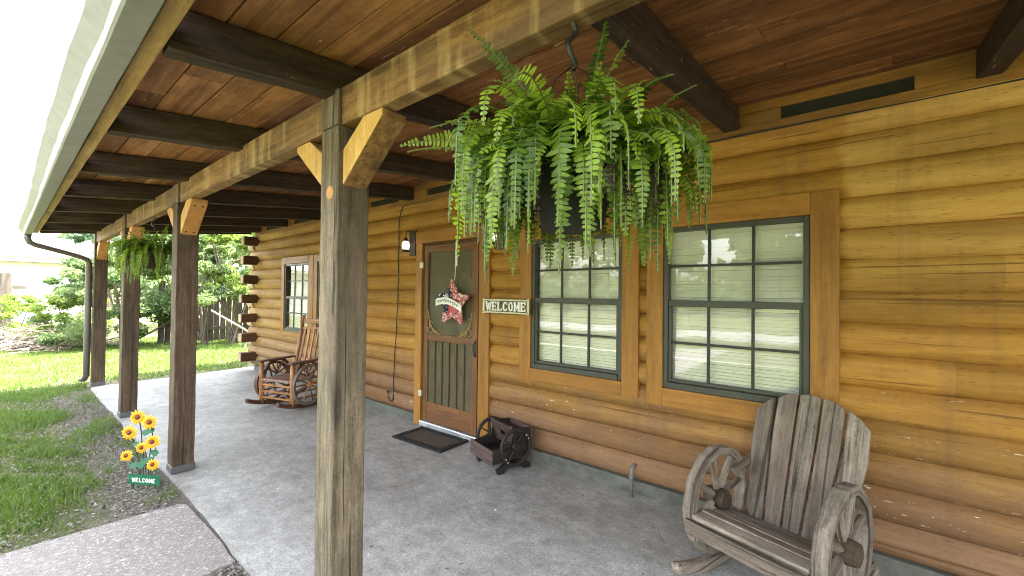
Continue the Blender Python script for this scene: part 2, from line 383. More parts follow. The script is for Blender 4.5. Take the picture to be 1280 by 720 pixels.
M['star_red'] = leafmat('pink_red_berry', (.42, .05, .055), (.72, .30, .29), .05, .5)
M['star_blue'] = leafmat('navy_white_berry', (.008, .012, .035), (.035, .045, .09), .05, .5)
M['star_white'] = plain('white_berry', (.75, .73, .72), .5)
M['coco'] = plain('coir_mat', (.055, .034, .024), .95, 0, .5, 120, .9)
M['lacing'] = plain('pale_lacing', (.48, .38, .27), .7)
M['leather'] = wood('rawhide_seat', (.14, .075, .055), (.30, .18, .14), 3, 12, .55, .3)

def glass_mat():
    k = NT('window_glass')
    tr = k.n('ShaderNodeBsdfTransparent'); gl = k.n('ShaderNodeBsdfGlossy'); gl.inputs['Roughness'].default_value = .015
    fr = k.n('ShaderNodeFresnel'); fr.inputs['IOR'].default_value = 1.62
    tc = k.n('ShaderNodeTexCoord').outputs['Object']
    k.l(k.bump(k.noise(tc, 2.2, 2, .5), .05, .03), gl.inputs['Normal'])
    f = k.math('MINIMUM', k.math('MULTIPLY', k.math('ADD', fr.outputs[0], .01), 1.4), .8)
    mx = k.n('ShaderNodeMixShader'); k.l(f, mx.inputs[0]); k.l(tr.outputs[0], mx.inputs[1]); k.l(gl.outputs[0], mx.inputs[2]); k.l(mx.outputs[0], k.out.inputs[0])
    tr.inputs[0].default_value = (.97, .98, .95, 1)
    k.t.nodes.remove(k.b); return k.m
M['glass'] = glass_mat()

def screen_mat():
    k = NT('insect_screen'); tr = k.n('ShaderNodeBsdfTransparent')
    tc = k.n('ShaderNodeTexCoord').outputs['Object']; n = k.noise(k.map(tc, (1, 2, 2)), 2, 4, .6)
    k.done(k.ramp(n, [(.3, (.095, .085, .045)), (.7, (.17, .15, .085))]), .55, spec=.4)
    mx = k.n('ShaderNodeMixShader'); mx.inputs[0].default_value = .55
    k.l(tr.outputs[0], mx.inputs[1]); k.l(k.b.outputs[0], mx.inputs[2]); k.l(mx.outputs[0], k.out.inputs[0]); return k.m
M['screen'] = screen_mat()

def emit(name, col, st):
    k = NT(name); k.done((.8, .8, .78), .3); k.b.inputs['Emission Color'].default_value = (*col, 1); k.b.inputs['Emission Strength'].default_value = st; return k.m
M['lampglass'] = emit('lit_frosted_glass', (1, .93, .82), .22)

def brick_white():
    k = NT('white_painted_brick'); g = k.attr('g').outputs['Vector']
    b = k.n('ShaderNodeTexBrick'); k.l(k.map(g, (1, 1, 1)), b.inputs['Vector']); b.inputs['Scale'].default_value = 4.0
    b.inputs['Color1'].default_value = (.80, .77, .73, 1); b.inputs['Color2'].default_value = (.74, .70, .66, 1); b.inputs['Mortar'].default_value = (.52, .49, .46, 1)
    b.inputs['Mortar Size'].default_value = .015; b.inputs['Row Height'].default_value = .3; b.inputs['Brick Width'].default_value = .8
    n = k.noise(g, 1.5, 4, .6); col = k.mix(k.ramp(n, [(.45, 0.), (.7, .4)]), b.outputs[0], (.58, .52, .47))
    return k.done(col, .8, k.bump(b.outputs['Fac'], -.3, .01), spec=.2)
M['brick'] = brick_white()

# ------------------------------------------------------------------ setting: ground, slab, walk
def sheet(name, x0, x1, y0, y1, z, mat, nx=1, ny=1):
    m = MB(); vs = [(x0 + (x1 - x0) * i / nx, y0 + (y1 - y0) * j / ny, z) for j in range(ny + 1) for i in range(nx + 1)]
    fs = [(j * (nx + 1) + i, j * (nx + 1) + i + 1, (j + 1) * (nx + 1) + i + 1, (j + 1) * (nx + 1) + i) for j in range(ny) for i in range(nx)]
    m.add(vs, fs, vs); return m.build(name, mat)
GZ = -.02
tag(sheet('lawn', -180, 180, -180, 180, GZ, M['ground']), 'lawn and bare soil running past the porch to the trees', kind='structure')

def slab(name, outline, ztop, depth, mat, label, bevel=.006):
    m = MB(); m.prism(outline, (0, 0, ztop - depth), (1, 0, 0), (0, 1, 0), (0, 0, depth))
    return tag(m.build(name, mat, bevel=bevel), label, kind='structure')
edge = []
y = -6.0
while y < 9.2:
    edge.append((-2.262 + .012 * math.sin(y * 2.1) + random.uniform(-.007, .007), y)); y += .16
edge += [(-2.235, 9.2), (-1.9, 9.22), (-1.1, 9.25), (-.4, 9.37), (.1, 9.42), (.1, -6.0)]
slab('porch_slab', edge, 0.0, .2, M['concrete'], 'grey concrete porch floor with stains and hairline cracks', bevel=0)
wk = [(-9.5, 2.66)]
wk += [(-9.5 + i * .4, 2.70 + random.uniform(-.01, .01)) for i in range(1, 18)] + [(-2.284, 2.715)]
wk += [(-2.279 + random.uniform(-.006, .006), 2.72 + j * .12) for j in range(1, 8)] + [(-2.285, 3.70), (-2.33, 3.75)]
wk += [(-2.6 - i * .4, 3.78 + .012 * i + random.uniform(-.012, .012)) for i in range(17)] + [(-9.5, 3.98)]
slab('garden_walk', wk, -.004, .2, M['aggregate'], 'pinkish exposed aggregate walk meeting the porch slab')
# a pale drive far out on the lawn side: seen in the window glass
slab('driveway', [(-17, -30), (-13.6, -30), (-13.0, 10), (-9.5, 40), (-13, 40), (-16.4, 10)], GZ + .02, .1, M['concrete'], 'pale concrete drive across the lawn')

# ------------------------------------------------------------------ the log cabin
house = thing('log_cabin', 'long honey stained log cabin with a deep timber porch', 'house')
P = 0.183; ZB = .10; ZT = 2.60; BUL = .052
WIN = [(.214, 1.098, .85, 2.024), (1.421, 2.31, .85, 2.024), (5.50, 6.43, .85, 1.99), (6.73, 7.62, .85, 1.99)]
DOOR = (2.97, 3.885, .0, 2.10)
OPEN = WIN + [DOOR]
Y0, Y1 = -6.0, 9.28
def log_wall():
    ys = set([Y0, Y1]); y = Y0
    while y < Y1: ys.add(round(y, 3)); y += .22
    for o in OPEN: ys.add(o[0]); ys.add(o[1])
    ys = sorted(ys)
    zs = [(ZB, 0, 0.0)]
    n = int(math.ceil((ZT - ZB) / P)); cuts = sorted({o[2] for o in OPEN} | {o[3] for o in OPEN})
    course = []
    for c in range(n):
        ts = [0, .03, .09, .2, .35, .5, .65, .8, .91, .97, 1.0]
        za = ZB + c * P
        for q in cuts:
            t = (q - za) / P
            if 0.01 < t < .99: ts.append(t)
        course.append((za, sorted(ts)))
    m = MB()
    joints = {c: sorted(random.uniform(Y0, Y1) for _ in range(4)) for c in range(n)}
    def inside(yc, zc):
        return any(o[0] < yc < o[1] and o[2] < zc < o[3] for o in OPEN)
    for c, (za, ts) in enumerate(course):
        ph = random.uniform(0, 9); amp = random.uniform(.88, 1.1); off = random.random() * 40
        ends = [Y0] + joints[c] + [Y1]
        for e in range(len(ends) - 1):
            yy = [v for v in ys if ends[e] < v < ends[e + 1]]; yy = [ends[e]] + yy + [ends[e + 1]]
            yy = [v for i, v in enumerate(yy) if i == 0 or v - yy[i - 1] > 1e-4]
            vs, gs, fs = [], [], []
            for yv in yy:
                wv = .004 * math.sin(yv * 1.7 + ph) + random.uniform(-.0015, .0015); zw = .004 * math.sin(yv * .9 + ph * 2)
                for t in ts:
                    u = 2 * t - 1
                    x = -BUL * amp * (max(0, 1 - abs(u) ** 2.2)) ** .80 - wv * (1 - u * u)
                    x += 0.004 if yv in (ends[e], ends[e + 1]) and Y0 < yv < Y1 else 0
                    vs.append((x, yv, za + t * P + zw * (1 if 0 < t < 1 else 0) * (1 - abs(u)))); gs.append((yv + off, t * P * 1.25 + off, c * .9))
            k = len(ts)
            for i in range(len(yy) - 1):
                yc = (yy[i] + yy[i + 1]) / 2
                for j in range(k - 1):
                    zc = za + P * (ts[j] + ts[j + 1]) / 2
                    if zc > 2.61 or inside(yc, zc): continue
                    a = i * k + j; fs.append((a, a + 1, a + k + 1, a + k))
            m.add(vs, fs, gs)
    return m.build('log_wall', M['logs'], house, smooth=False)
lw = log_wall()
lw.data.polygons.foreach_set('use_smooth', [True] * len(lw.data.polygons))
# inner lining (so that the cabin is closed), other walls, gable and roof
m = MB()
for (a, b, c, d) in [(Y0, .20, 0, 2.7), (1.11, 1.41, 0, 2.7), (2.32, 2.96, 0, 2.7), (3.895, 5.49, 0, 2.7), (6.44, 6.72, 0, 2.7), (7.63, 9.0, 0, 2.7),
                     (.20, 1.11, 0, .84), (1.41, 2.32, 0, .84), (5.49, 6.44, 0, .84), (6.72, 7.63, 0, .84),
                     (.20, 1.11, 2.04, 2.7), (1.41, 2.32, 2.04, 2.7), (5.49, 6.44, 2.0, 2.7), (6.72, 7.63, 2.0, 2.7), (2.96, 3.895, 2.12, 2.7)]:
    m.box((.012, a + .002, c + .002), (.10, b - .002, d - .002), 1)
m.build('inner_wall', M['log_dark'], house)
m = MB()
for c in range(14):   # end wall and back wall courses
    z = ZB + c * P
    m.box((.11, 8.86, z), (7.0, 9.03, z + P - .004), 0); m.box((.11, Y0, z), (7.0, Y0 + .17, z + P - .004), 0)
    m.box((7.005, Y0, z), (7.17, 9.03, z + P - .004), 1)
m.build('end_wall', M['log_dark'], house, bevel=.02)
for yy in (8.9, Y0 + .05):
    m = MB(); m.prism([(.1, 2.67), (7.1, 2.67), (3.6, 4.5)], (0, yy, 0), (1, 0, 0), (0, 0, 1), (0, .1, 0))
    m.build('gable', M['log_dark'], house)
m = MB()
m.prism([(-.06, 2.93), (3.6, 4.85), (7.6, 2.75), (7.6, 2.83), (3.6, 4.95), (-.06, 3.02)], (0, Y0 - .35, 0), (1, 0, 0), (0, 0, 1), (0, 15.75, 0))
m.prism([(-2.93, 2.515), (-.062, 2.835), (-.062, 2.93), (-2.93, 2.55)], (0, Y0 - .35, 0), (1, 0, 0), (0, 0, 1), (0, 15.75 - .2, 0))
m.build('roof', M['roof'], house)
# interior floor
m = MB(); m.box((.12, Y0 + .2, .0), (6.9, 8.8, .05), 1); m.build('inner_floor', M['planter_wood'], house)

# corner: dark end logs running out past the wall, bleached ends between them
for c in range(0, 14, 2):
    z = ZB + (c + .98) * P
    if z > 2.62: continue
    m = MB(); L = -.275 - .03 * random.random()
    m.box((L, 8.87, z - .087), (-.01, 9.03, z + .078), 0, n=3, jit=.003)
    o = m.build('corner_log', M['log_dark'], house, bevel=.012)
    e = MB(); e.box((L - .006, 8.88, z - .079), (L + .001, 9.02, z + .070), 2); e.build('log_end', M['log_end'], o, bevel=.004)
for c in range(0, 14, 2):
    z = ZB + (c + 1.5 + .48) * P + .5 * P
    if c == 0: z0 = ZB + .5 * P; zz = [z0, z]
    else: zz = [z]
    for z in zz:
        if z > 2.6: continue
        m = MB(); n = 14
        poly = [(-.06 * math.cos(2 * math.pi * i / n) ** 1 - .02, .086 * math.sin(2 * math.pi * i / n)) for i in range(n)]
        m.prism(poly, (0, 9.04, z), (1, 0, 0), (0, 0, 1), (0, .27, 0)); m.build('log_stub', M['log_end'], house, bevel=.012)

# foundation strip
m = MB(); m.box((-.035, Y0, -.02), (.05, 2.95, .098), 1, n=40, jit=.003); m.box((-.035, 3.90, -.02), (.05, 9.0, .098), 1, n=30, jit=.003)
m.build('foundation_sill', M['sill'], house, bevel=.006)
# frieze with vents
RY = [.648 + 1.164 * k for k in range(-5, 8)]
m = MB()
m.box((-.042, Y0, 2.602), (-.005, 9.05, 2.656), 1, n=50, jit=.0012)
m.box((-.030, Y0, 2.738), (-.005, 9.05, 2.80), 1, n=50, jit=.0008)
for k in range(len(RY) + 1):
    a = RY[k - 1] + .30 if k else Y0
    b = RY[k] + .26 if k < len(RY) else 9.05
    if k < len(RY): m.box((-.033, RY[k] - .28, 2.658), (-.005, RY[k] + .27, 2.736), 1)
m.box((-.033, 9.05 - .09, 2.658), (-.005, 9.05, 2.736), 1)
fr = m.build('frieze_board', M['frieze'], house, bevel=.003)
for k in range(len(RY)):
    m = MB(); a = RY[k] + .27; b = RY[k] + 1.164 - .28
    if b > 9.0: b = 8.95
    if b - a < .1: continue
    m.box((-.012, a + .002, 2.657), (-.004, b - .002, 2.737), 1); m.build('vent', M['mesh_dark'], fr)

# window trim
def casing(b, y0, y1, z0, z1, ins, parent, mat='trim'):
    """four boards round an opening ins=(ya,yb,za,zb)"""
    ya, yb, za, zb = ins; x0, x1 = -.068, -.02
    b.box((x0, y0, z0), (x1, ya - .001, z1), 2, n=8, jit=.0008); b.box((x0, yb + .001, z0), (x1, y1, z1), 2, n=8, jit=.0008)
    b.box((x0 - .002, ya, zb + .001), (x1, yb, z1 + .002), 1, n=6, jit=.0008); b.box((x0 - .002, ya, z0 - .002), (x1, yb, za - .001), 1, n=6, jit=.0008)
def make_window(ya, yb, za, zb, cy0, cy1, cz0, cz1, zm):
    w = MB(); casing(w, cy0, cy1, cz0, cz1, (ya, yb, za, zb), house)
    win = w.build('window', M['trim'], house, bevel=.003)
    f = MB(); t = .034
    f.box((-.055, ya + .001, za + .001), (.005, ya + t, zb - .001), 2); f.box((-.055, yb - t, za + .001), (.005, yb - .001, zb - .001), 2)
    f.box((-.055, ya + t + .001, zb - t), (.005, yb - t - .001, zb - .001), 1); f.box((-.066, ya + t + .001, za + .001), (.005, yb - t - .001, za + .045), 1)
    f.box((-.048, ya + t + .001, zm - .022), (.004, yb - t - .001, zm + .022), 1)
    # lower sash stiles stand proud of the upper
    f.box((-.045, ya + t + .001, za + .046), (-.002, ya + t + .02, zm - .023), 2); f.box((-.045, yb - t - .02, za + .046), (-.002, yb - t - .001, zm - .023), 2)
    f.box((-.045, ya + t + .0205, za + .046), (-.002, yb - t - .0205, za + .07), 1)
    f.build('window_frame', M['frame'], win, bevel=.003)
    g = MB(); w_ = (yb - ya - 2 * t)
    for (z0, z1, x) in ((zm + .023, zb - t - .001, -.018), (za + .071, zm - .023, -.028)):
        for i in (1, 2): g.box((x - .006, ya + t + w_ * i / 3 - .009, z0), (x + .006, ya + t + w_ * i / 3 + .009, z1), 2)
        zc = (z0 + z1) / 2
        for i in range(3):
            g.box((x - .005, ya + t + w_ * i / 3 + .0095, zc - .009), (x + .005, ya + t + w_ * (i + 1) / 3 - .0095, zc + .009), 1)
    g.build('glazing_bar', M['grid'], win)
    g = MB()
    for (x, z0, z1) in ((-.010, zm + .02, zb - t), (-.020, za + .06, zm - .02)):
        vs = [(x, ya + t, z0), (x, yb - t, z0), (x, yb - t, z1), (x, ya + t, z1)]; g.add(vs, [(3, 2, 1, 0)], vs)
    g.build('glass_pane', M['glass'], win)
    s = MB(); z = za + .04
    while z < zb - .07:
        a = R(73 + random.uniform(-4, 4)); dx, dz = -math.cos(a), math.sin(a)
        s.bar((.040, ya + .022, z + random.uniform(-.001, .001)), (.040, yb - .022, z + random.uniform(-.001, .001)), .0234, .0012, (-dz, 0, dx)); z += .0236
    s.box((.025, ya + .02, zb - .06), (.055, yb - .02, zb - .02), 1)
    for yy in (ya + .16, (ya + yb) / 2, yb - .16): s.tube([(.0255, yy, za + .03), (.0255, yy, zb - .05)], .0012, 5)
    s.build('blind', M['blind'], win)
make_window(.214, 1.098, .85, 2.024, .073, 1.22, .72, 2.158, 1.469)
make_window(1.421, 2.31, .85, 2.024, 1.284, 2.44, .74, 2.15, 1.469)
make_window(5.50, 6.43, .85, 1.99, 5.38, 6.548, .77, 2.10, 1.42)
make_window(6.73, 7.62, .85, 1.99, 6.562, 7.74, .77, 2.10, 1.42)

# door: casing, inner door, screen door
m = MB(); x0 = -.07
m.box((x0, 2.825, .0), (-.02, 2.969, 2.099), 2, n=8, jit=.001); m.box((x0, 3.886, .0), (-.02, 4.00, 2.099), 2, n=8, jit=.001)
m.box((x0 - .003, 2.825, 2.10), (-.02, 4.00, 2.235), 1, n=6, jit=.001)
dc = m.build('door_casing', M['trim'], house, bevel=.003)
m = MB(); m.box((-.018, 2.971, .0), (.06, 2.992, 2.098), 2); m.box((-.018, 3.863, .0), (.06, 3.884, 2.098), 2); m.box((-.018, 2.993, 2.078), (.06, 3.862, 2.098), 1)
m.build('door_jamb', M['door_dark'], dc)
m = MB(); m.box((-.085, 2.972, .004), (.03, 3.884, .062), 1, n=10, jit=.001); m.build('threshold', M['alu'], dc, bevel=.006)
inn = MB(); inn.box((.062, 2.99, .06), (.10, 3.866, 2.08), 2); ind = inn.build('entry_door', M['door_dark'], house)
m = MB(); n = 28
m.prism([(.135 * math.cos(2 * math.pi * i / n), .36 * math.sin(2 * math.pi * i / n)) for i in range(n)], (.055, 3.30, 1.38), (0, 1, 0), (0, 0, 1), (.006, 0, 0)); m.build('oval_glass', M['cream'], ind)
ya, yb = 3.0, 3.858
d = MB(); X0, X1 = -.052, -.02
d.box((X0, ya, .066), (X1, ya + .085, 2.072), 2, n=8, jit=.0008); d.box((X0, yb - .07, .066), (X1, yb, 2.072), 2, n=8, jit=.0008)
d.box((X0 + .002, ya + .086, 1.985), (X1, yb - .071, 2.07), 1); d.box((X0 + .002, ya + .086, .985), (X1, yb - .071, 1.06), 1)
d.box((X0 + .002, ya + .086, .17), (X1, yb - .071, .285), 1); d.box((X0 + .004, ya + .086, .068), (X1, yb - .071, .168), 1)
sd = d.build('screen_door', M['door_wood'], house, bevel=.004)
m = MB(); m.box((-.034, ya + .08, 1.05), (-.032, yb - .06, 1.99), 2); m.box((-.034, ya + .08, .28), (-.032, yb - .06, .99), 2); m.build('insect_screen', M['screen'], sd)
for i in range(1, 6):
    yy = ya + .086 + (yb - ya - .157) * i / 6
    m = MB(); m.box((-.050, yy - .011, .286), (-.026, yy + .011, .984), 2); m.build('slat', M['door_dark'], sd, bevel=.002)
for sgn, yc in ((1, ya + .088), (-1, yb - .073)):     # fretwork corners
    m = MB(); zc = 1.063
    m.tube([(-.046, yc + sgn * .20 * (1 - math.sin(a * math.pi / 2 / 10)), zc + .26 * (1 - math.cos(a * math.pi / 2 / 10))) for a in range(11)], .007, 6)
    for (cy, cz, rr) in ((.04, .045, .035), (.045, .115, .027), (.105, .035, .026), (.03, .17, .02), (.15, .022, .017)):
        m.tube([(-.045, yc + sgn * (cy + rr * math.cos(t * .5)), zc + cz + rr * math.sin(t * .5)) for t in range(11)], .0055, 6)
    m.build('fretwork_bracket', M['eave'], sd)
m = MB(); m.tube([(-.055, 2.985 + .04, 1.02), (-.085, 3.02, 1.0), (-.092, 3.02, .95), (-.085, 3.02, .9), (-.055, 3.025, .88)], .007, 6)
m.box((-.056, 3.012, .865), (-.051, 3.04, 1.045), 2); m.build('handle', M['black'], sd)
for z in (1.845, .37):
    m = MB(); m.box((-.078, 3.862, z - .035), (-.053, 3.885, z + .035), 2); m.box((-.077, 3.888, z - .032), (-.0705, 3.92, z + .032), 2); m.build('hinge', M['brass_h'], sd, bevel=.003)

# ---- porch: rafters, ceiling, beam, posts, eave, gutter
sl = .1105
def zr(x): return 2.645 + sl * x
for k, yk in enumerate(RY):
    m = MB(); a, b = V((-2.822, yk, zr(-2.822) + .072)), V((-.031, yk, zr(-.031) + .072))
    m.bar(a, b, .09, .145, n=14, jit=.0022); m.build('rafter', M['rafter'], house, bevel=.003)
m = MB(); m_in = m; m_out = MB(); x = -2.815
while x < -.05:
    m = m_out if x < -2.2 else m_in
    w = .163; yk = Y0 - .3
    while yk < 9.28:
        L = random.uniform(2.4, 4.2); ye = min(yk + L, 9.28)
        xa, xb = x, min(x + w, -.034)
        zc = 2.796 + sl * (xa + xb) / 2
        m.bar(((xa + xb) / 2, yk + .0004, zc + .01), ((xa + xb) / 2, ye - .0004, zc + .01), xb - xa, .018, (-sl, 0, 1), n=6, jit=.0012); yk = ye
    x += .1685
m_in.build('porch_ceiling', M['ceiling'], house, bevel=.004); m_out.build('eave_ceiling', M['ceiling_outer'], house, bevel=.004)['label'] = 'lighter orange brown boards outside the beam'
m = MB(); m.box((-2.222, Y0, 2.258), (-2.150, 9.36, 2.424), 1, n=46, jit=.0018); m.build('porch_beam', M['beam'], house, bevel=.006)
m = MB(); m.bar((-2.852, Y0 - .3, 2.383), (-2.852, 9.22, 2.375), .052, .095, n=40, jit=.0018); m.build('eave_board', M['eave'], house, bevel=.004)
m = MB(); m.box((-2.826, 9.2, 2.33), (-.05, 9.24, 2.50), 0) if False else m.bar((-2.82, 9.235, zr(-2.82) + .085), (-.05, 9.235, zr(-.05) + .085), .04, .175, n=10, jit=.001); m.build('end_rafter', M['rafter'], house, bevel=.004)
# gutter: open K-style trough
def gutter():
    prof = [(-2.886, 2.425), (-2.884, 2.315), (-2.892, 2.300), (-2.958, 2.292), (-2.966, 2.297), (-2.974, 2.335), (-3.018, 2.375), (-3.026, 2.42), (-3.014, 2.424),
            (-3.013, 2.38), (-2.968, 2.342), (-2.960, 2.302), (-2.894, 2.308), (-2.890, 2.42)]
    m = MB(); n = 90; vs, gs, fs = [], [], []; k = len(prof); ya, yb = Y0 - .3, 9.24
    for i in range(n + 1):
        y = ya + (yb - ya) * i / n; dx = random.uniform(-.003, .003) + .006 * math.sin(y * 1.3); dz = random.uniform(-.002, .002)
        for j, (px, pz) in enumerate(prof):
            e = dx if 5 <= j <= 9 else dx * .2
            vs.append((px + e, y, pz + dz - .001 * (y - 4))); gs.append((y, px * 2, pz * 2))
    for i in range(n):
        for j in range(k):
            a, b = i * k + j, i * k + (j + 1) % k; fs.append((a, b, b + k, a + k))
    fs.append(tuple(range(k))); fs.append(tuple(n * k + j for j in range(k - 1, -1, -1)))
    m.add(vs, fs, gs)
    # end caps
    m.prism([(-2.887, 2.40), (-2.886, 2.31), (-2.957, 2.297), (-2.968, 2.34), (-3.012, 2.375), (-3.02, 2.40)], (0, 9.242, 0), (1, 0, 0), (0, 0, 1), (0, .004, 0))
    return m.build('gutter', M['gutter'], house)
gut = gutter()
m = MB()
m.tube([(-2.93, 9.14, 2.30), (-2.93, 9.14, 2.23), (-2.91, 9.15, 2.185), (-2.86, 9.17, 2.155), (-2.6, 9.24, 2.085), (-2.42, 9.30, 2.035), (-2.31, 9.34, 1.99), (-2.285, 9.36, 1.93), (-2.285, 9.36, 1.2), (-2.285, 9.37, .16), (-2.30, 9.43, .10), (-2.32, 9.55, .08)], .040, 10)
m.build('downspout', M['downspout'], gut, smooth=True)
POSTS = [1.815, 4.435, 6.80, 9.29]
for i, yc in enumerate(POSTS + [-.75, -3.3]):
    mt = M['post'] if i in (0, 4, 5) else M['post_dark']  # far posts take a darker brown: their backlit shade is put into the colour
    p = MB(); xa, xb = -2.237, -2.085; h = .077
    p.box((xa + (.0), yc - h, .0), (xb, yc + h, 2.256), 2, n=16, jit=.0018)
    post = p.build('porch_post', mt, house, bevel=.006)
    if i in (0, 4): post['label'] = 'grey weathered square post with two yellow braces' if i == 0 else 'grey weathered square post'
    # tongue that laps over the outer face of the beam
    q = MB(); q.box((-2.240, yc - h + .004, 2.258), (-2.2235, yc + h - .004, 2.415), 2, n=3, jit=.001); q.build('beam_lap', M['post'], post, bevel=.003)
    # braces in the plane of the beam
    bm = M['brace'] if i == 0 else M['brace_orange']
    for sg in ((-1, 1) if i < 3 else (-1,)):
        if i >= 4: continue
        b = MB(); z0, z1 = 1.99, 2.256; off = .30
        poly = [(h + .002, z0), (h + .002, z0 + .16), (off - .06, z1), (off + .075, z1), (off + .075, z1 - .03)]
        poly = [(sg * a, b_) for a, b_ in poly]
        xo = xa + .02
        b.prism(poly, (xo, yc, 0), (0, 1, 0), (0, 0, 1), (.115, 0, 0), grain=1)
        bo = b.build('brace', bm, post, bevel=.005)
        if sg < 0 and i in (1, 2):
            bb = MB(); pa, pb = V((0, yc - h - .002, z0)), V((0, yc - off - .075, z1 - .03)); dd = pb - pa; nn = V((0, -dd.z, dd.y)).normalized(); nn = nn if nn.z < 0 else -nn
            for fq in (.10, .90):
                for xq in (.03, .085):
                    bb = MB(); bb.lathe([(0, .004), (.007, .003), (.008, 0)], pa + dd * fq + V((xo + xq, 0, 0)), nn, 8); bb.build('bolt', M['black'], bo)
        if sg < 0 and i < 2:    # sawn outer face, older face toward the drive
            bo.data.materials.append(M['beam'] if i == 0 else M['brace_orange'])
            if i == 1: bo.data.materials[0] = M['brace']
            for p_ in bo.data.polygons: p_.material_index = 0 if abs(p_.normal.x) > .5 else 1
    if i in (1, 2, 3):
        b = MB(); b.box((xa - .006, yc - h - .006, .0), (xb + .006, yc + h + .006, .062), 2); b.build('post_base', M['base_cap'], post, bevel=.008)
    if i == 0:
        b = MB(); b.lathe([(0, -.004), (.026, -.004), (.030, 0), (0, .001)], (xa - .001, yc - .01, 1.965), (-1, 0, 0), 16); b.build('knot', M['brace_orange'], post)

# ------------------------------------------------------------------ things on the wall
def cable():
    m = MB(); pts = []
    y = Y0
    while y < 4.2: pts.append((-.052, y, 2.590 + .004 * math.sin(y * 3))); y += .25
    pts += [(-.056, 4.2, 2.588), (-.058, 4.28, 2.575), (-.060, 4.31, 2.53)]
    z = 2.45
    while z > .3: pts.append((-.058 - .004 * math.sin(z * 17), 4.335 + .012 * math.sin(z * 3.3) + (2.5 - z) * .035, z)); z -= .12
    pts += [(-.058, 4.42, .22), (-.06, 4.45, .175), (-.062, 4.49, .18), (-.06, 4.525, .215), (-.058, 4.535, .26), (-.055, 4.525, .285)]
    m.tube(pts, .0065, 6); m.lathe([(0, 0), (.016, 0), (.016, .025), (0, .025)], (-.052, 4.525, .285), (-1, 0, 0), 10)
    return tag(m.build('power_cable', M['black'], smooth=True), 'black cable run under the eaves and down the logs left of the door', 'cable')
cable()

def lantern(y, label):
    t = thing('wall_lantern', label, 'lantern', (-.055, y, 2.09), group='lanterns either side of the door')
    m = MB(); m.box((-.03, -.055, -.13), (.0, .055, .165), 2); m.build('back_plate', M['planter_wood'], t, bevel=.004)
    m = MB(); m.tube([(-.031, 0, .03), (-.055, 0, .045), (-.065, 0, .09), (-.06, 0, .13), (-.085, 0, .155), (-.115, 0, .145), (-.12, 0, .10), (-.12, 0, .075)], .006, 7)
    m.tube([(-.06, 0, .13), (-.045, 0, .155), (-.055, 0, .175), (-.072, 0, .165)], .005, 6); m.build('arm', M['black'], t, smooth=True)
    m = MB(); m.lathe([(.006, .08), (.018, .075), (.02, .06), (.034, .048), (.036, .035), (.0, .034)], (-.12, 0, 0), (0, 0, 1), 18); m.build('cap', M['black'], t)
    m = MB(); m.lathe([(0, .033), (.028, .033), (.042, .005), (.044, -.03), (.034, -.062), (.0, -.062)], (-.12, 0, 0), (0, 0, 1), 20); m.build('glass_globe', M['lampglass'], t, smooth=True)
    m = MB(); m.lathe([(0, -.063), (.036, -.063), (.046, -.085), (.044, -.092), (0, -.092)], (-.12, 0, 0), (0, 0, 1), 18); m.build('base', M['black'], t)
    m = MB()
    for a in range(4): m.tube([(-.12 + .046 * math.cos(a * 1.571 + .5), .046 * math.sin(a * 1.571 + .5), .036), (-.12 + .05 * math.cos(a * 1.571 + .5), .05 * math.sin(a * 1.571 + .5), -.02), (-.12 + .042 * math.cos(a * 1.571 + .5), .042 * math.sin(a * 1.571 + .5), -.07)], .0022, 5)
    m.build('cage', M['black'], t)
lantern(4.055, 'black lit wall lantern on the logs left of the screen door')
lantern(2.70, 'black lit wall lantern right of the screen door, half hidden by fern fronds')

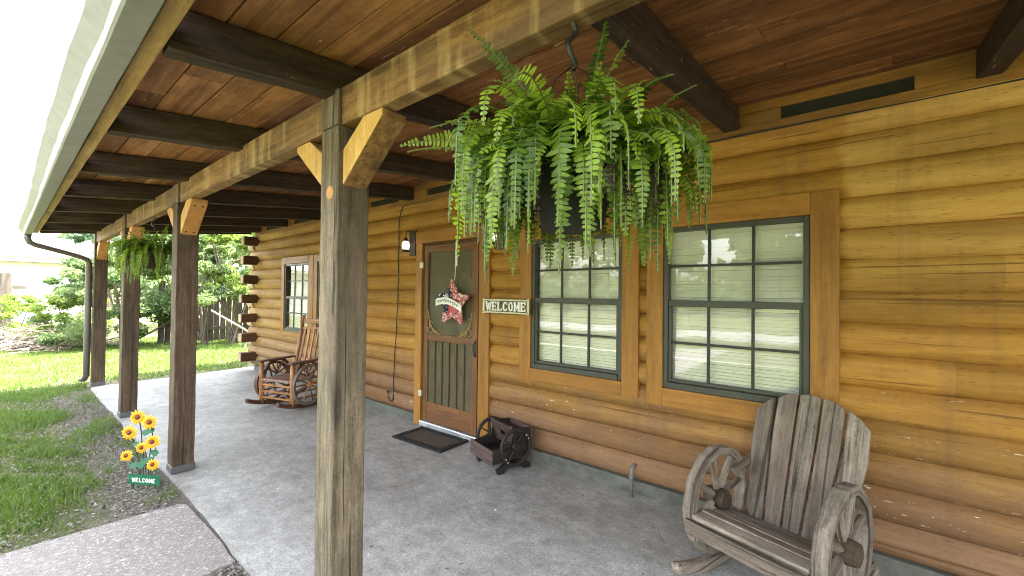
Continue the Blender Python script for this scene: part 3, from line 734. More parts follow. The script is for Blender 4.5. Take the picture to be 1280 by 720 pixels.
# slab-serif letters as thin raised strokes on a unit box
def letters(m, text, o, ux, uy, nrm, height, width, gap, w, serif, depth):
    o, ux, uy, nrm = V(o), V(ux), V(uy), V(nrm); k = [0]
    G = {'W': [((0, 1), (.26, 0)), ((.26, 0), (.5, .85)), ((.5, .85), (.74, 0)), ((.74, 0), (1, 1))],
         'E': [((.12, 0), (.12, 1)), ((.12, .96), (.92, .96)), ((.12, .5), (.7, .5)), ((.12, .04), (.95, .04))],
         'L': [((.15, 0), (.15, 1)), ((.15, .04), (.95, .04))],
         'C': [((.9, .78), (.68, .96)), ((.68, .96), (.34, .96)), ((.34, .96), (.12, .72)), ((.12, .72), (.12, .28)), ((.12, .28), (.34, .04)), ((.34, .04), (.68, .04)), ((.68, .04), (.9, .22))],
         'O': [((.5, .97), (.22, .88)), ((.22, .88), (.1, .62)), ((.1, .62), (.1, .38)), ((.1, .38), (.22, .12)), ((.22, .12), (.5, .03)), ((.5, .03), (.78, .12)), ((.78, .12), (.9, .38)), ((.9, .38), (.9, .62)), ((.9, .62), (.78, .88)), ((.78, .88), (.5, .97))],
         'M': [((.1, 0), (.1, 1)), ((.1, 1), (.5, .25)), ((.5, .25), (.9, 1)), ((.9, 1), (.9, 0))]}
    SF = {'W': [(0, 1), (1, 1), (.5, .85)], 'E': [(.12, 0), (.12, 1)], 'L': [(.15, 0), (.15, 1)], 'C': [], 'O': [], 'M': [(.1, 0), (.9, 0), (.1, 1), (.9, 1)]}
    VS = {'E': [(.92, .84), (.95, .17), (.7, .5)], 'L': [(.95, .17)], 'C': [(.9, .82)]}
    x = 0
    for ch in text:
        cw = width * (1.25 if ch in 'WM' else 1.0)
        def pt(p): return o + ux * (x + p[0] * cw) + uy * (p[1] * height)
        for a, b in G[ch]:
            k[0] += 1; e = nrm * (depth / 2 + k[0] * .00006)
            A, B = pt(a), pt(b); dd = (B - A).normalized() * w * .28
            m.bar(A - dd + e, B + dd + e, w * (1.25 if abs(a[0] - b[0]) < .05 else .95), depth, nrm)
        if serif:
            for p in SF[ch]:
                k[0] += 1; e = nrm * (depth / 2 + k[0] * .00006); A = pt(p); dy = -1 if p[1] > .5 else 1
                m.bar(A - ux * w * 1.15 + uy * dy * w * .2 + e, A + ux * w * 1.15 + uy * dy * w * .2 + e, w * .7, depth, nrm)
            for p in VS.get(ch, []):
                k[0] += 1; e = nrm * (depth / 2 + k[0] * .00006); A = pt(p)
                m.bar(A - uy * w * .8 + e, A + uy * w * .8 + e, w * .7, depth, nrm)
        x += cw + gap
    return x

def welcome_sign():
    t = thing('welcome_sign', 'olive WELCOME board with cream border between door and window', 'sign', (-.095, 2.592, 1.404))
    # local: +X right is world -Y
    W, H = .292, .072
    m = MB(); m.box((-.0, -W, -H), (.022, W, H), 1, n=4, jit=.0008); m.build('board', M['olive_sign'], t, bevel=.003)
    m = MB()
    for z in (-H + .012, H - .012): m.box((-.006, -W + .028, z - .007), (-.001, W - .028, z + .007), 1, n=8, jit=.001)
    for y in (-W + .015, W - .015): m.box((-.009, y - .012, -H - .002), (-.001, y + .012, H + .002), 2, n=4, jit=.001)
    m.build('border', M['cream'], t, bevel=.002)
    m = MB()
    for y in (-W + .015, W - .015):
        for z in (-H + .014, H - .014): m.lathe([(0, 0), (.005, 0), (.004, .004), (0, .004)], (-.0095, y, z), (-1, 0, 0), 8)
    m.build('nail', M['black'], t)
    m = MB(); letters(m, 'WELCOME', (-.002, W - .052, -.040), (0, -1, 0), (0, 0, 1), (-1, 0, 0), .080, .0505, .0185, .0135, True, .008); m.build('lettering', M['whitepaint'], t)
welcome_sign()

def star():
    t = thing('star_wreath', 'red and navy berry star with a pale banner hung on the screen door', 'wreath', (-.088, 3.318, 1.415))
    def rad(a):  # star outline
        n = 5; k = (a - math.pi / 2) % (2 * math.pi / n); k = min(k, 2 * math.pi / n - k) / (math.pi / n)
        ro, ri = .255, .125
        return 1 / ((1 - k) / ro + k / ri) * (1 - .0 * k)
    base = MB(); n = 50
    base.prism([(rad(2 * math.pi * i / n) * .9 * math.cos(2 * math.pi * i / n), rad(2 * math.pi * i / n) * .9 * math.sin(2 * math.pi * i / n)) for i in range(n)], (.012, 0, 0), (0, 1, 0), (0, 0, 1), (-.02, 0, 0))
    base.build('backing', M['star_red'], t)
    parts = {'red_cover': (MB(), 'star_red'), 'navy_cover': (MB(), 'star_blue'), 'white_cover': (MB(), 'star_white')}
    for _ in range(1500):
        a = random.uniform(0, 2 * math.pi); f = math.sqrt(random.uniform(.22, 1.08)); r_ = rad(a) * f
        y, z = r_ * math.cos(a), r_ * math.sin(a)
        if abs(y - .01) < .07 and -.105 < z < -.02: continue
        blue = y > .3 * z - .03 and z > -.10 and not (z > .17)
        q = random.random()
        key = 'white_cover' if q < (.16 if blue else .2) else ('navy_cover' if blue else 'red_cover')
        mm = parts[key][0]; rr = random.uniform(.008, .014); x = -.012 - random.random() * .022
        d = V((random.uniform(-1, 1), random.uniform(-1, 1), random.uniform(-1, 1))).normalized() * rr * .9
        mm.tube([V((x, y, z)) - d, V((x, y, z)) - d * .4, V((x, y, z)) + d * .4, V((x, y, z)) + d], [rr * .4, rr * .8, rr * .8, rr * .4], 5)
    for nm, (mm, mt) in parts.items(): mm.build(nm, M[mt], t, smooth=True)
    m = MB(); vs, gs = [], []; nn = 16
    for i in range(nn + 1):
        s = i / nn; y = .235 - s * .40; z = .005 + .035 * math.sin(s * math.pi * 1.0) - .055 * s * s; x = -.05 - .014 * math.sin(s * math.pi)
        for dz in (-.036, .036): vs.append((x, y, z + dz)); gs.append((y, dz, 0))
        for dz in (.036, -.036): vs.append((x + .004, y, z + dz)); gs.append((y, dz, 0))
    fs = []
    for i in range(nn):
        for k in range(4): fs.append((i * 4 + k, i * 4 + (k + 1) % 4, i * 4 + 4 + (k + 1) % 4, i * 4 + 4 + k))
    fs += [(0, 1, 2, 3), (nn * 4 + 3, nn * 4 + 2, nn * 4 + 1, nn * 4)]
    m.add(vs, fs, gs); ban = m.build('banner', M['whitepaint'], t, bevel=.002)
    m = MB(); pts = []
    for i in range(76):   # a line of looping hand script
        s = .1 + .8 * i / 75; y = .235 - s * .40; z = .005 + .035 * math.sin(s * math.pi) - .055 * s * s; x = -.0525 - .014 * math.sin(s * math.pi)
        pts.append((x - .001, y + .008 * math.cos(i * .95), z + .013 * math.sin(i * .95) * (1.5 if (i // 7) % 4 == 0 else .8)))
    m.tube(pts, .0022, 5); m.build('script', M['grid'], ban)
    m = MB(); m.box((.028, -.016, .40), (.031, .016, .662), 2); m.box((.012, -.014, .40), (.027, .014, .404), 2); m.tube([(.008, 0, .245), (.02, .004, .33), (.02, 0, .405)], .004, 6)
    m.box((.026, -.016, .663), (.07, .016, .667), 2)
    m.build('hanger', M['strap'], t)
star()

m = MB(); m.tube([(-.10, 1.315, -.01), (-.10, 1.315, .16), (-.095, 1.314, .20), (-.07, 1.312, .222), (-.02, 1.31, .225)], .014, 12); m.lathe([(.014, 0), (.019, 0), (.019, .03), (.014, .03)], (-.10, 1.315, .13), (0, 0, 1), 14)
tag(m.build('drain_pipe', M['pvc'], smooth=True), 'short grey bent pipe rising from the floor at the log wall', 'pipe')

# doormat
def doormat():
    t = thing('doormat', 'black rubber edged brown doormat lying before the screen door', 'doormat', (-.30, 3.42, 0), R(3))
    w, h = .205, .36
    m = MB(); m.box((-w, -h, .001), (w, h, .012), 1); m.build('pad', M['coco'], t, bevel=.003)
    m = MB(); q = .062
    for (a, b, c, d) in [(-w, -w + q, -h, h), (w - q, w, -h, h), (-w + q + .001, w - q - .001, -h, -h + q), (-w + q + .001, w - q - .001, h - q, h)]:
        m.box((a, b * 0 + c, .002), (b, d, .017), 1)
    for _ in range(520):   # raised scroll nubs of the moulded edge
        s = random.choice((0, 1, 2, 3)); u = random.uniform(-1, 1); v = random.uniform(.008, q - .008)
        x, y = {0: (-w + v, u * h * .98), 1: (w - v, u * h * .98), 2: (u * w * .98, -h + v), 3: (u * w * .98, h - v)}[s]
        m.lathe([(.009, .0172), (.007, .021), (0, .022)], (x, y, 0), (0, 0, 1), 6)
    m.build('rubber_border', M['rubber'], t)
doormat()

# ------------------------------------------------------------------ wagon wheel chairs, planter
def wheel_parts(t, c, r, rim_w, rim_t, hub_r, hub_l, spokes, mat, hubmat=None, a_off=0.0, ragged=0.0, spoke_r=.016, ax=(0, 1, 0)):
    """a wheel in the local X-Z plane, axis ax; returns the rim object with spoke and hub children"""
    c = V(c)
    m = MB(); prof = [(r, -rim_t / 2), (r, rim_t / 2), (r - rim_w, rim_t / 2), (r - rim_w, -rim_t / 2)]
    m.lathe(prof, c, ax, 40, closed=True, jit=ragged); rim = m.build('wheel', mat, t, bevel=.005)
    h = MB(); h.lathe([(0, -hub_l / 2), (hub_r * .88, -hub_l / 2), (hub_r, -hub_l * .2), (hub_r, hub_l * .2), (hub_r * .88, hub_l / 2), (0, hub_l / 2)], c, ax, 12, jit=ragged * 3); h.build('hub', hubmat or mat, rim, bevel=.003)
    s = MB()
    for i in range(spokes):
        a = a_off + 2 * math.pi * i / spokes; d = V((math.cos(a), 0, math.sin(a)))
        p = c + d * hub_r * .85; q = c + d * (r - rim_w + .006); mid = (p + q) / 2
        s.tube([p, p.lerp(q, .2), mid, p.lerp(q, .8), q], [spoke_r * .8, spoke_r * 1.1, spoke_r, spoke_r * .85, spoke_r * .7], 7, jit=ragged * 4)
    s.build('spokes', mat, rim)
    return rim

def rocker_board(m, side, w, x0, x1, zc, sag, n=14, h=.06, flat=False):
    pts = []
    for i in range(n + 1):
        u = i / n * 2 - 1; pts.append((x0 + (x1 - x0) * i / n, zc + sag * u * u))
    poly = [(x, z + h / 2) for x, z in pts] + [(x, z - h / 2) for x, z in reversed(pts)]
    m.prism(poly, (0, side - w / 2, 0), (1, 0, 0), (0, 0, 1), (0, w, 0))

def front_chair():
    # local -X is the way the chair faces
    t = thing('rocking_chair', 'weathered grey wagon wheel rocking chair beneath the nearest window', 'rocking chair', (-.594, .33, 0), R(-16))
    G = M['grey_wood']
    for s in (1, -1):
        wheel_parts(t, (0, s * .30, .365),   .293, .044, .062, .058, .12, 8, G, M['post_dark'], .2 if s > 0 else .35, .02, .019)
        m = MB(); rocker_board(m, s * .285, .062, -.43, .46, .036, .085, h=.068); m.build('rocker', G, t, bevel=.024)
    # seat: boards running across, dipping to the back
    z0 = .352
    for i, (x, dz) in enumerate(((-.262, 0.), (-.17, -.008), (-.078, -.03), (.014, -.056), (.106, -.084))):
        m = MB(); m.bar((x, -.268, z0 + dz), (x, .268, z0 + dz), .088, .024, (.25 if i else .05, 0, 1), n=6, jit=.0015); m.build('seat_board', G, t, bevel=.004)
    m = MB(); m.box((-.322, -.30, .262), (-.298, .30, .338), 1, n=6, jit=.0015); m.build('front_rail', G, t, bevel=.004)
    for s in (1, -1):
        m = MB(); m.bar((-.297, s * .245, .30), (.20, s * .245, .215), .035, .07, n=4, jit=.001); m.build('seat_rail', G, t, bevel=.004)
    # back: five tapering slats, arched over the top, fanned and leaning
    lean = .36
    def bp(y, h): return V((.10 + lean * h, y, h))
    xs = [-.298, -.182, -.064, .052, .166, .276]; xb = [-.225, -.135, -.045, .045, .135, .225]
    H = [.835, .915, .950, .950, .912, .825]
    for i in range(5):
        g = .0065; n = 8; L, Rr = [], []
        for j in range(n + 1):
            f = j / n
            hl, hr = .21 + (H[i] - .21) * f, .21 + (H[i + 1] - .21) * f
            wl = 1 - .04 * math.sin(f * math.pi) * 0; 
            def yy(b, tp, f):
                k = min(1, f / .74)
                return b + (tp - b) * (k ** .85) * (1 if f < .78 else 1 - .035 * ((f - .78) / .22))
            L.append(bp(yy(xb[i], xs[i], f) + g, hl)); Rr.append(bp(yy(xb[i + 1], xs[i + 1], f) - g, hr))
        if i in (0, 4):    # rounded shoulder
            pass
        m = MB(); nrm = V((lean, 0, 0)) * 0 + V((1, 0, -lean)).normalized() * .022
        midt = (L[-1] + Rr[-1]) / 2 + V((lean, 0, 1)) * .012
        loop = L + [midt] + Rr[::-1]
        k = len(loop); o = random.random() * 40
        vs = loop + [p + nrm for p in loop]; gs = [(p.z + o, p.y + o, 0) for p in loop] + [(p.z + o, p.y + o, .022) for p in loop]
        fs = []
        for b_, flip in ((0, 0), (k, 1)):
            for j in range(n):
                q = (b_ + j, b_ + j + 1, b_ + k - 2 - j, b_ + k - 1 - j); fs.append(q if flip else q[::-1])
            q = (b_ + n, b_ + n + 1, b_ + n + 2); fs.append(q if flip else q[::-1])
        for j in range(k): fs.append((j, (j + 1) % k, k + (j + 1) % k, k + j))
        m.add(vs, fs, gs); m.build('back_slat', G, t, bevel=.004)
    for h, w in ((.36, .24), (.70, .27)):
        m = MB(); a = bp(-w, h) + V((.045, 0, -.016)); b = bp(w, h) + V((.045, 0, -.016)); m.bar(a, b, .03, .06, (lean, 0, 1)); m.build('back_rail', G, t, bevel=.003)
    for s in (1, -1):
        m = MB(); m.bar((.11, s * .268, .50), (.275, s * .262, .53), .03, .045); m.build('arm_brace', G, t, bevel=.003)
front_chair()

def far_chair():
    t = thing('rocking_chair', 'reddish cedar rocking chair with wheel arms near the far house corner', 'rocking chair', (-.63, 5.88, 0), R(18.7))
    A, B = M['rocker_red'], M['rocker_dark']
    for s in (1, -1):
        m = MB(); m.tube([(-.25, s * .27, .055), (-.25, s * .27, .2), (-.252, s * .27, .4), (-.255, s * .27, .585)], [.03, .032, .031, .026], 10, jit=.05); m.build('leg', A, t, smooth=True)
        m = MB(); m.tube([(.17, s * .25, .055), (.2, s * .25, .3), (.30, s * .235, .75), (.375, s * .225, 1.18)], [.028, .03, .027, .022], 10, jit=.05); m.build('back_post', A, t, smooth=True)
        m = MB(); rocker_board(m, s * .27, .05, -.47, .50, .028, .10, h=.055); m.build('rocker', B, t, bevel=.012)
        wheel_parts(t, (-.04, s * .325, .305), .262, .03, .05, .04, .07, 8, B if s > 0 else M['grey_wood'], A, .3, .006, .011)
        # half wheel arm panel over the seat
        m = MB(); rr = .215
        m.lathe([(rr, -.018), (rr, .018), (rr - .035, .018), (rr - .035, -.018)], (-.02, s * .27, .40), (0, 1, 0), 18, True, a0=-math.pi / 2, a1=math.pi / 2)
        arm = m.build('arm_arch', B, t, bevel=.004)
        m = MB()
        for a in (28, 62, 90, 118, 152): m.tube([(-.02, s * .27, .40), (-.02 + .19 * math.cos(R(a)), s * .27, .40 + .19 * math.sin(R(a)))], .010, 6)
        m.build('arm_spokes', B, arm)
        m = MB(); m.box((-.30, s * .27 - .045, .59), (.25, s * .27 + .045, .612), 0); m.build('armrest', B, t, bevel=.006)
        for z in (.12, .20, .28):
            m = MB(); m.tube([(-.25, s * .268, z + .02), (.19, s * .25, z)], .012, 7); m.build('side_stretcher', A, t)
    for z in (.13, .21, .295):
        m = MB(); m.tube([(-.25, -.27, z), (-.25, .27, z)], .013, 7); m.build('front_stretcher', A, t)
    m = MB(); m.tube([(-.24, -.26, .12), (-.24, 0, .22), (-.24, .26, .33)], .011, 6); m.tube([(-.23, .26, .12), (-.23, 0, .22), (-.23, -.26, .33)], .011, 6); m.build('cross_brace', B, t)
    m = MB(); m.box((-.265, -.262, .345), (.19, .262, .378), 1); m.build('seat', M['leather'], t, bevel=.012)
    m = MB()
    for i in range(20): 
        y = -.245 + i * .0258; m.tube([(-.268, y, .372), (-.273, y + .008, .36), (-.268, y + .016, .346)], .004, 5)
    m.build('lacing', M['lacing'], t)
    for z, h in ((.46, .045), (1.10, .075), (1.00, .035)):
        x = .2 + (z - .3) * .195 + .01
        m = MB(); m.bar((x, -.225, z), (x, .225, z), .025, h, (.2, 0, 1)); m.build('back_rail', A, t, bevel=.006)
    for i in range(5):
        y = -.16 + i * .08; m = MB(); m.bar((.238, y * 1.05, .47), (.345, y, .995), .035, .018, (1, 0, -.2)); m.build('back_slat', A, t, bevel=.004)
far_chair()

def planter():
    t = thing('wagon_planter', 'dark wooden planter box on two black wagon wheels right of the door', 'planter', (-.27, 2.45, 0), R(-17))
    K, Wd = M['black_wood'], M['planter_wood']
    for s in (1, -1):
        wheel_parts(t, (0, s * .205, .212), .158, .026, .028, .036, .05, 8, K, None, .2, 0, .006)
        m = MB()
        m.prism([(-.165, 0), (-.11, 0), (-.06, .035), (.06, .035), (.11, 0), (.165, 0), (.175, .035), (.07, .085), (-.07, .085), (-.175, .035)], (0, s * .205 - .02 - s * .035, 0), (1, 0, 0), (0, 0, 1), (0, .04, 0)); m.build('foot', K, t, bevel=.004)
        m = MB(); m.prism([(-.215, .085), (-.215, .20), (-.03, .235), (.0, .36), (.19, .34), (.175, .16), (.06, .10)], (0, s * .165 - .009, 0), (1, 0, 0), (0, 0, 1), (0, .018, 0)); m.build('side_panel', K, t, bevel=.003)
    for i in range(3):
        m = MB(); m.box((-.232, -.188, .086 + i * .042), (-.216, .188, .126 + i * .042), 1, n=3, jit=.001); m.build('front_board', Wd, t, bevel=.003)
    m = MB(); m.bar((.035, -.154, .175), (-.025, -.154, .375), .04, .016, (1, 0, .3)); m.bar((.035, .154, .175), (-.025, .154, .375), .04, .016, (1, 0, .3))
    m.bar((-.012, -.134, .335), (-.012, .134, .335), .016, .075, (-.3, 0, 1)); m.bar((.024, -.134, .215), (.024, .134, .215), .016, .075, (-.3, 0, 1))
    m.bar((.005, .05, .275), (.005, .134, .275), .016, .046, (-.3, 0, 1)); m.bar((.005, -.134, .275), (.005, -.05, .275), .016, .046, (-.3, 0, 1)); m.build('handled_board', Wd, t, bevel=.002)
    m = MB(); m.box((.176, -.188, .15), (.192, .188, .345), 1); m.box((-.0, -.188, .347), (.19, .188, .356), 1) if False else None; m.build('back_board', Wd, t, bevel=.003)
    m = MB(); m.box((-.2, -.155, .09), (.175, .155, .105), 1); m.box((.04, -.155, .24), (.175, .155, .30), 1); m.build('soil_bed', M['mesh_dark'], t)
    m = MB()
    for s in (1, -1):
        for (x, z) in ((-.09, .10), (.1, .30), (.12, .27), (-.11, .13)): m.lathe([(0, .004), (.006, .003), (.007, 0)], (x, s * .2215, z), (0, s, 0), 8)
    m.build('bolts', M['alu'], t)
planter()

# ------------------------------------------------------------------ garden stake with sunflowers
def garden_stake():
    t = thing('garden_stake', 'metal stake of seven orange sunflowers over a green WELCOME plate', 'garden stake', (-2.43, 4.24, GZ), R(-40))
    # local x to the right in the photo, local -y toward the camera side
    pos = {}
    def px(u, v):   # picture offsets (in the plate's own plane) to metres
        return ((u - 178) * .0050, (606 - v) * .00585 + .06)
    fl = [(171, 519, .056), (187.5, 526, .056), (161.5, 538, .056), (193, 551, .055), (179, 558, .044), (160, 567, .044), (194.5, 581, .045)]
    for i, (u, v, r) in enumerate(fl):
        x, z = px(u, v); y = -.015 + random.uniform(-.012, .012) - .006 * i
        nrm = V((random.uniform(-.15, .15), -1, random.uniform(.05, .3))).normalized(); ux = V((1, 0, 0)) - nrm * nrm.x; ux.normalize(); uy = nrm.cross(ux) * -1
        c = V((x, y, z)); m = MB()
        for ring, (n, rr, off, lo) in enumerate(((13, r, 0, 0.), (12, r * .82, .24, .007))):
            for k in range(n):
                a = 2 * math.pi * k / n + off + random.uniform(-.06, .06); L = rr * random.uniform(.92, 1.12); d = ux * math.cos(a) + uy * math.sin(a); e = nrm.cross(d)
                w = rr * .21
                base = c + d * r * .22 + nrm * (lo + .004)
                v = [base - e * w * .6, base + e * w * .6, c + d * L * .62 + e * w + nrm * (lo + .012), c + d * L + nrm * (lo + .004), c + d * L * .62 - e * w + nrm * (lo + .012)]
                # petals are orange at the heart and yellow at the tip
                nv = len(m.v); m.add(v, [(0, 1, 2, 4), (4, 2, 3)], v, 0)
                m.r[nv:nv + 5] = [.0, .0, .42, .95, .42]
        f = m.build('flower', M['petal'], t)
        m = MB(); m.lathe([(r * .33, .006), (r * .31, .014), (r * .18, .021), (0, .023)], c, nrm, 16); m.build('flower_eye', M['flower_eye'], f, smooth=True)
        m = MB(); xb = (x * .45); m.tube([c + V((0, .006, 0)), V((x * .95, .008, z * .8)), V((xb, .012, z * .35 + .03)), V((xb * .9, .012, .1))], .0035, 6); m.build('stem', M['stem_metal'], t)
    for (u, v, s) in [(180, 540, 1), (184, 537, -1), (168, 556, 1), (176, 578, -1), (183, 577, 1), (190, 568, -1), (164, 583, 1), (171, 583, -1)]:
        x, z = px(u, v); m = MB(); n = 10
        m.prism([(.034 * math.cos(2 * math.pi * i / n), .02 * math.sin(2 * math.pi * i / n) * (1.1 - .5 * math.cos(2 * math.pi * i / n))) for i in range(n)], (x, .003, z), V((s, .2, .45)).normalized(), V((-.45 * s, .2, 1)).normalized(), (0, .003, 0)); m.build('leaf', M['green_metal'], t)
    m = MB(); n = 24; a, b = -.104, .108
    top = [(a + (b - a) * i / n, .115 + .006 * abs(math.sin(i * 1.3))) for i in range(n + 1)]; bot = [(b - (b - a) * i / n, .038 + .005 * abs(math.sin(i * 1.7))) for i in range(n + 1)]
    m.prism(top + bot, (0, -.004, .0), (1, 0, -.15), (0, 0, 1), (0, .004, 0)); pl = m.build('sign_plate', M['green_metal'], t)
    m = MB(); letters(m, 'WELCOME', (-.079, -.0042, .074), (1, 0, -.15), (0, 0, 1), (0, -1, 0),   .030, .0148, .0074, .0044, False, .002); m.build('lettering', M['whitepaint'], pl)
    m = MB()
    for x in (-.075, .075): m.tube([(x, .004, .11), (x, .006, .0), (x, .006, -.03)], .004, 6)
    m.build('stake_rod', M['stem_metal'], t)
garden_stake()

# ------------------------------------------------------------------ ferns
def frond_arrays(base, az, el0, L, droop, rg, wmax, twist=0.0, curl=0.0):
    """one frond: pinnae as folded leaflets along an arching rachis. returns verts, quads, rnd, rachis points"""
    n = int(L / .0115); ds = L / n; p = np.array(base, float); el = el0
    vs, fs, rn, pts = [], [], [], [p.copy()]; tone = rg.uniform(.0, .9); tw2 = rg.uniform(-3, 3); bend = rg.uniform(.05, .4)
    for i in range(n):
        s = i / n
        el = max(el - droop * ds * (0.35 + 1.4 * s) + rg.normal() * .035, R(-89)); az += curl * ds + rg.normal() * .05; twist += rg.normal() * .05 + tw2 * ds
        t = np.array([math.cos(az) * math.cos(el), math.sin(az) * math.cos(el), math.sin(el)]); p = p + t * ds; pts.append(p.copy())
        side = np.array([-math.sin(az), math.cos(az), 0]); nr = np.cross(t, side)
        ct, st = math.cos(twist), math.sin(twist); side = side * ct + nr * st; nr = np.cross(t, side)
        prof = min(1, .35 + s * 4) * (1 - max(0, (s - .45) / .55) ** 1.5) ** .9
        w = wmax * max(.12, prof)
        for sg in (-1, 1):
            if rg.random() < .05: continue
            l = w * rg.uniform(.72, 1.14); hw = .0052 * (.6 + .4 * prof) * rg.uniform(.85, 1.15)
            d = side * sg + t * rg.uniform(.05, .42) - nr * rg.uniform(-.2, .25 + bend); d /= np.linalg.norm(d)
            e = np.cross(nr, d); e /= np.linalg.norm(e); dn = nr * -.10 * l
            b = p + d * .001; k = len(vs)
            vs += [b - e * hw * .7, b + e * hw * .8, b + d * l * .5 + e * hw + dn * .2, b + d * l * .5 - e * hw + dn * .2, b + d * l * .85 + e * hw * .6 + dn * .7, b + d * l * .85 - e * hw * .6 + dn * .7, b + d * l + dn]
            fs += [(k, k + 1, k + 2, k + 3), (k + 3, k + 2, k + 4, k + 5), (k + 5, k + 4, k + 6)]
            q = min(1, max(0, tone + rg.uniform(-.14, .14) + .28 * (s - .5))); rn += [q] * 7
    return vs, fs, rn, pts

def fern(loc, label, nfr, seed, hook_h, scale=1.0, pieces=None):
    rg = np.random.default_rng(seed)
    t = thing('hanging_fern', label, 'hanging fern', loc, 0, 'ferns hung from the porch beam')
    # local origin: the pot rim centre
    m = MB(); m.lathe([(.0, -.165), (.078, -.165), (.083, -.155), (.112, -.012), (.124, -.01), (.124, .004), (.11, .004), (.108, -.02), (0, -.02)], (0, 0, 0), (0, 0, 1), 28); m.build('pot', M['rubber'], t)
    m = MB(); top = V((0, 0, hook_h))
    for a in (0.3, 2.4, 4.5): m.tube([(.118 * math.cos(a), .118 * math.sin(a), 0), (.05 * math.cos(a), .05 * math.sin(a), .24), (0, 0, hook_h - .11)], .0022, 5)
    m.tube([(0, 0, hook_h - .12), (.012, 0, hook_h - .10), (-.014, .004, hook_h - .075), (-.016, .006, hook_h - .05), (.006, .004, hook_h - .025), (.012, 0, hook_h - .012), (.004, 0, hook_h), (-.012, 0, hook_h + .012)], .0075, 7)
    m.lathe([(0, 0), (.012, .0), (.012, .01), (0, .012)], (0, 0, hook_h + .004), (0, 0, 1), 10); m.build('hanger', M['black'], t, smooth=True)
    VS, FS, RN, sz = [], [], [], []; st = MB()
    def put(fr, fs_, buf):
        vs, fc, rn, pts = fr; k = len(buf[0]); buf[0].extend(vs); buf[2].extend(rn)
        for f in fc: buf[1].extend(i + k for i in f); buf[3].append(len(f))
        st.tube([pts[0]] + pts[2::4] + [pts[-1]], [.0018] * (len(pts[2::4]) + 2), 4, cap=False)
    buf = (VS, FS, RN, sz)
    for i in range(nfr):
        az = 2 * math.pi * (i * .618 + rg.uniform(-.05, .05)); q = i / nfr
        if q < .52: el0, L, dr = R(rg.uniform(20, 62)), rg.uniform(.34, .53), rg.uniform(7.5, 12.5)
        elif q < .76: el0, L, dr = R(rg.uniform(25, 65)), rg.uniform(.30, .42), rg.uniform(6.0, 10.0)
        elif q < .90: el0, L, dr = R(rg.uniform(10, 40)), rg.uniform(.26, .36), rg.uniform(3.0, 6.5)
        else: el0, L, dr = R(rg.uniform(58, 85)), rg.uniform(.20, .34), rg.uniform(1.0, 6.0)
        rb = .135 * rg.random() ** .6; base = (rb * math.cos(az), rb * math.sin(az), rg.uniform(-.02, .02))
        put(frond_arrays(base, az, el0, L * scale, dr, rg, .032 * rg.uniform(.6, 1.2), rg.uniform(-.5, .5), rg.uniform(-1.2, 1.2)), None, buf)
    for i in range(int(nfr * .42)):      # short young fronds thicken the mound
        az = rg.uniform(0, 6.283); rb = .11 * rg.random() ** .5
        put(frond_arrays((rb * math.cos(az), rb * math.sin(az), rg.uniform(-.01, .03)), az, R(rg.uniform(15, 80)), rg.uniform(.18, .36) * scale, rg.uniform(5, 13), rg, .027 * rg.uniform(.6, 1.15), rg.uniform(-.6, .6), rg.uniform(-2.5, 2.5)), None, buf)
    for i in range(int(nfr * .22)):      # fronds that fall straight down round the pot
        az = 2 * math.pi * i / int(nfr * .22) + rg.uniform(-.1, .1); rb = .115
        put(frond_arrays((rb * math.cos(az), rb * math.sin(az), .005), az, R(rg.uniform(0, 40)), rg.uniform(.24, .40) * scale / .8, rg.uniform(13, 22), rg, .031 * rg.uniform(.7, 1.15), rg.uniform(-.4, .4), rg.uniform(-2, 2)), None, buf)
    for (az, el, L, dr, cu) in (pieces or []):
        put(frond_arrays((.04 * math.cos(R(az)), .04 * math.sin(R(az)), .0), R(az), R(el), L, dr, rg, .031, 1.15 if el > 60 else .3, cu), None, buf)
    np_mesh('fronds', VS, FS, sz, M['fern'], RN, t)
    st.build('frond_stems', M['stemgreen'], t)
    VS, FS, RN, sz = [], [], [], []; buf = (VS, FS, RN, sz)
    for i in range(int(nfr * .20)):
        az = rg.uniform(0, 2 * math.pi); rb = .12
        fr = frond_arrays((rb * math.cos(az), rb * math.sin(az), 0), az, R(10), rg.uniform(.20, .36) * scale, 14, rg, .016, rg.uniform(-1.2, 1.2), rg.uniform(-3, 3)); k = len(VS)
        VS.extend(fr[0]); RN.extend(fr[2])
        for f in fr[1]: FS.extend(j + k for j in f); sz.append(len(f))
    np_mesh('dead_fronds', VS, FS, sz, M['fern_dead'], RN, t)
    return t
fern((-2.185, .59, 1.862), 'large bright green fern hanging close to the camera over the front windows', 240, 5, .392, .80,
     [(125, 80, .46, .6, .2), (310, 80, .46, .3, 0), (330, 28, .46, 2.6, .3), (318, 38, .44, 3.4, .3), (140, 40, .42, 2.4, 0), (132, 26, .44, 2.2, .2), (145, 15, .40, 2.0, .2), (250, 74, .30, 2.5, .2)])
fern((-2.185, 5.50, 1.90), 'smaller dark fern hanging from the beam between the second and third posts', 120, 11, .355, .92)

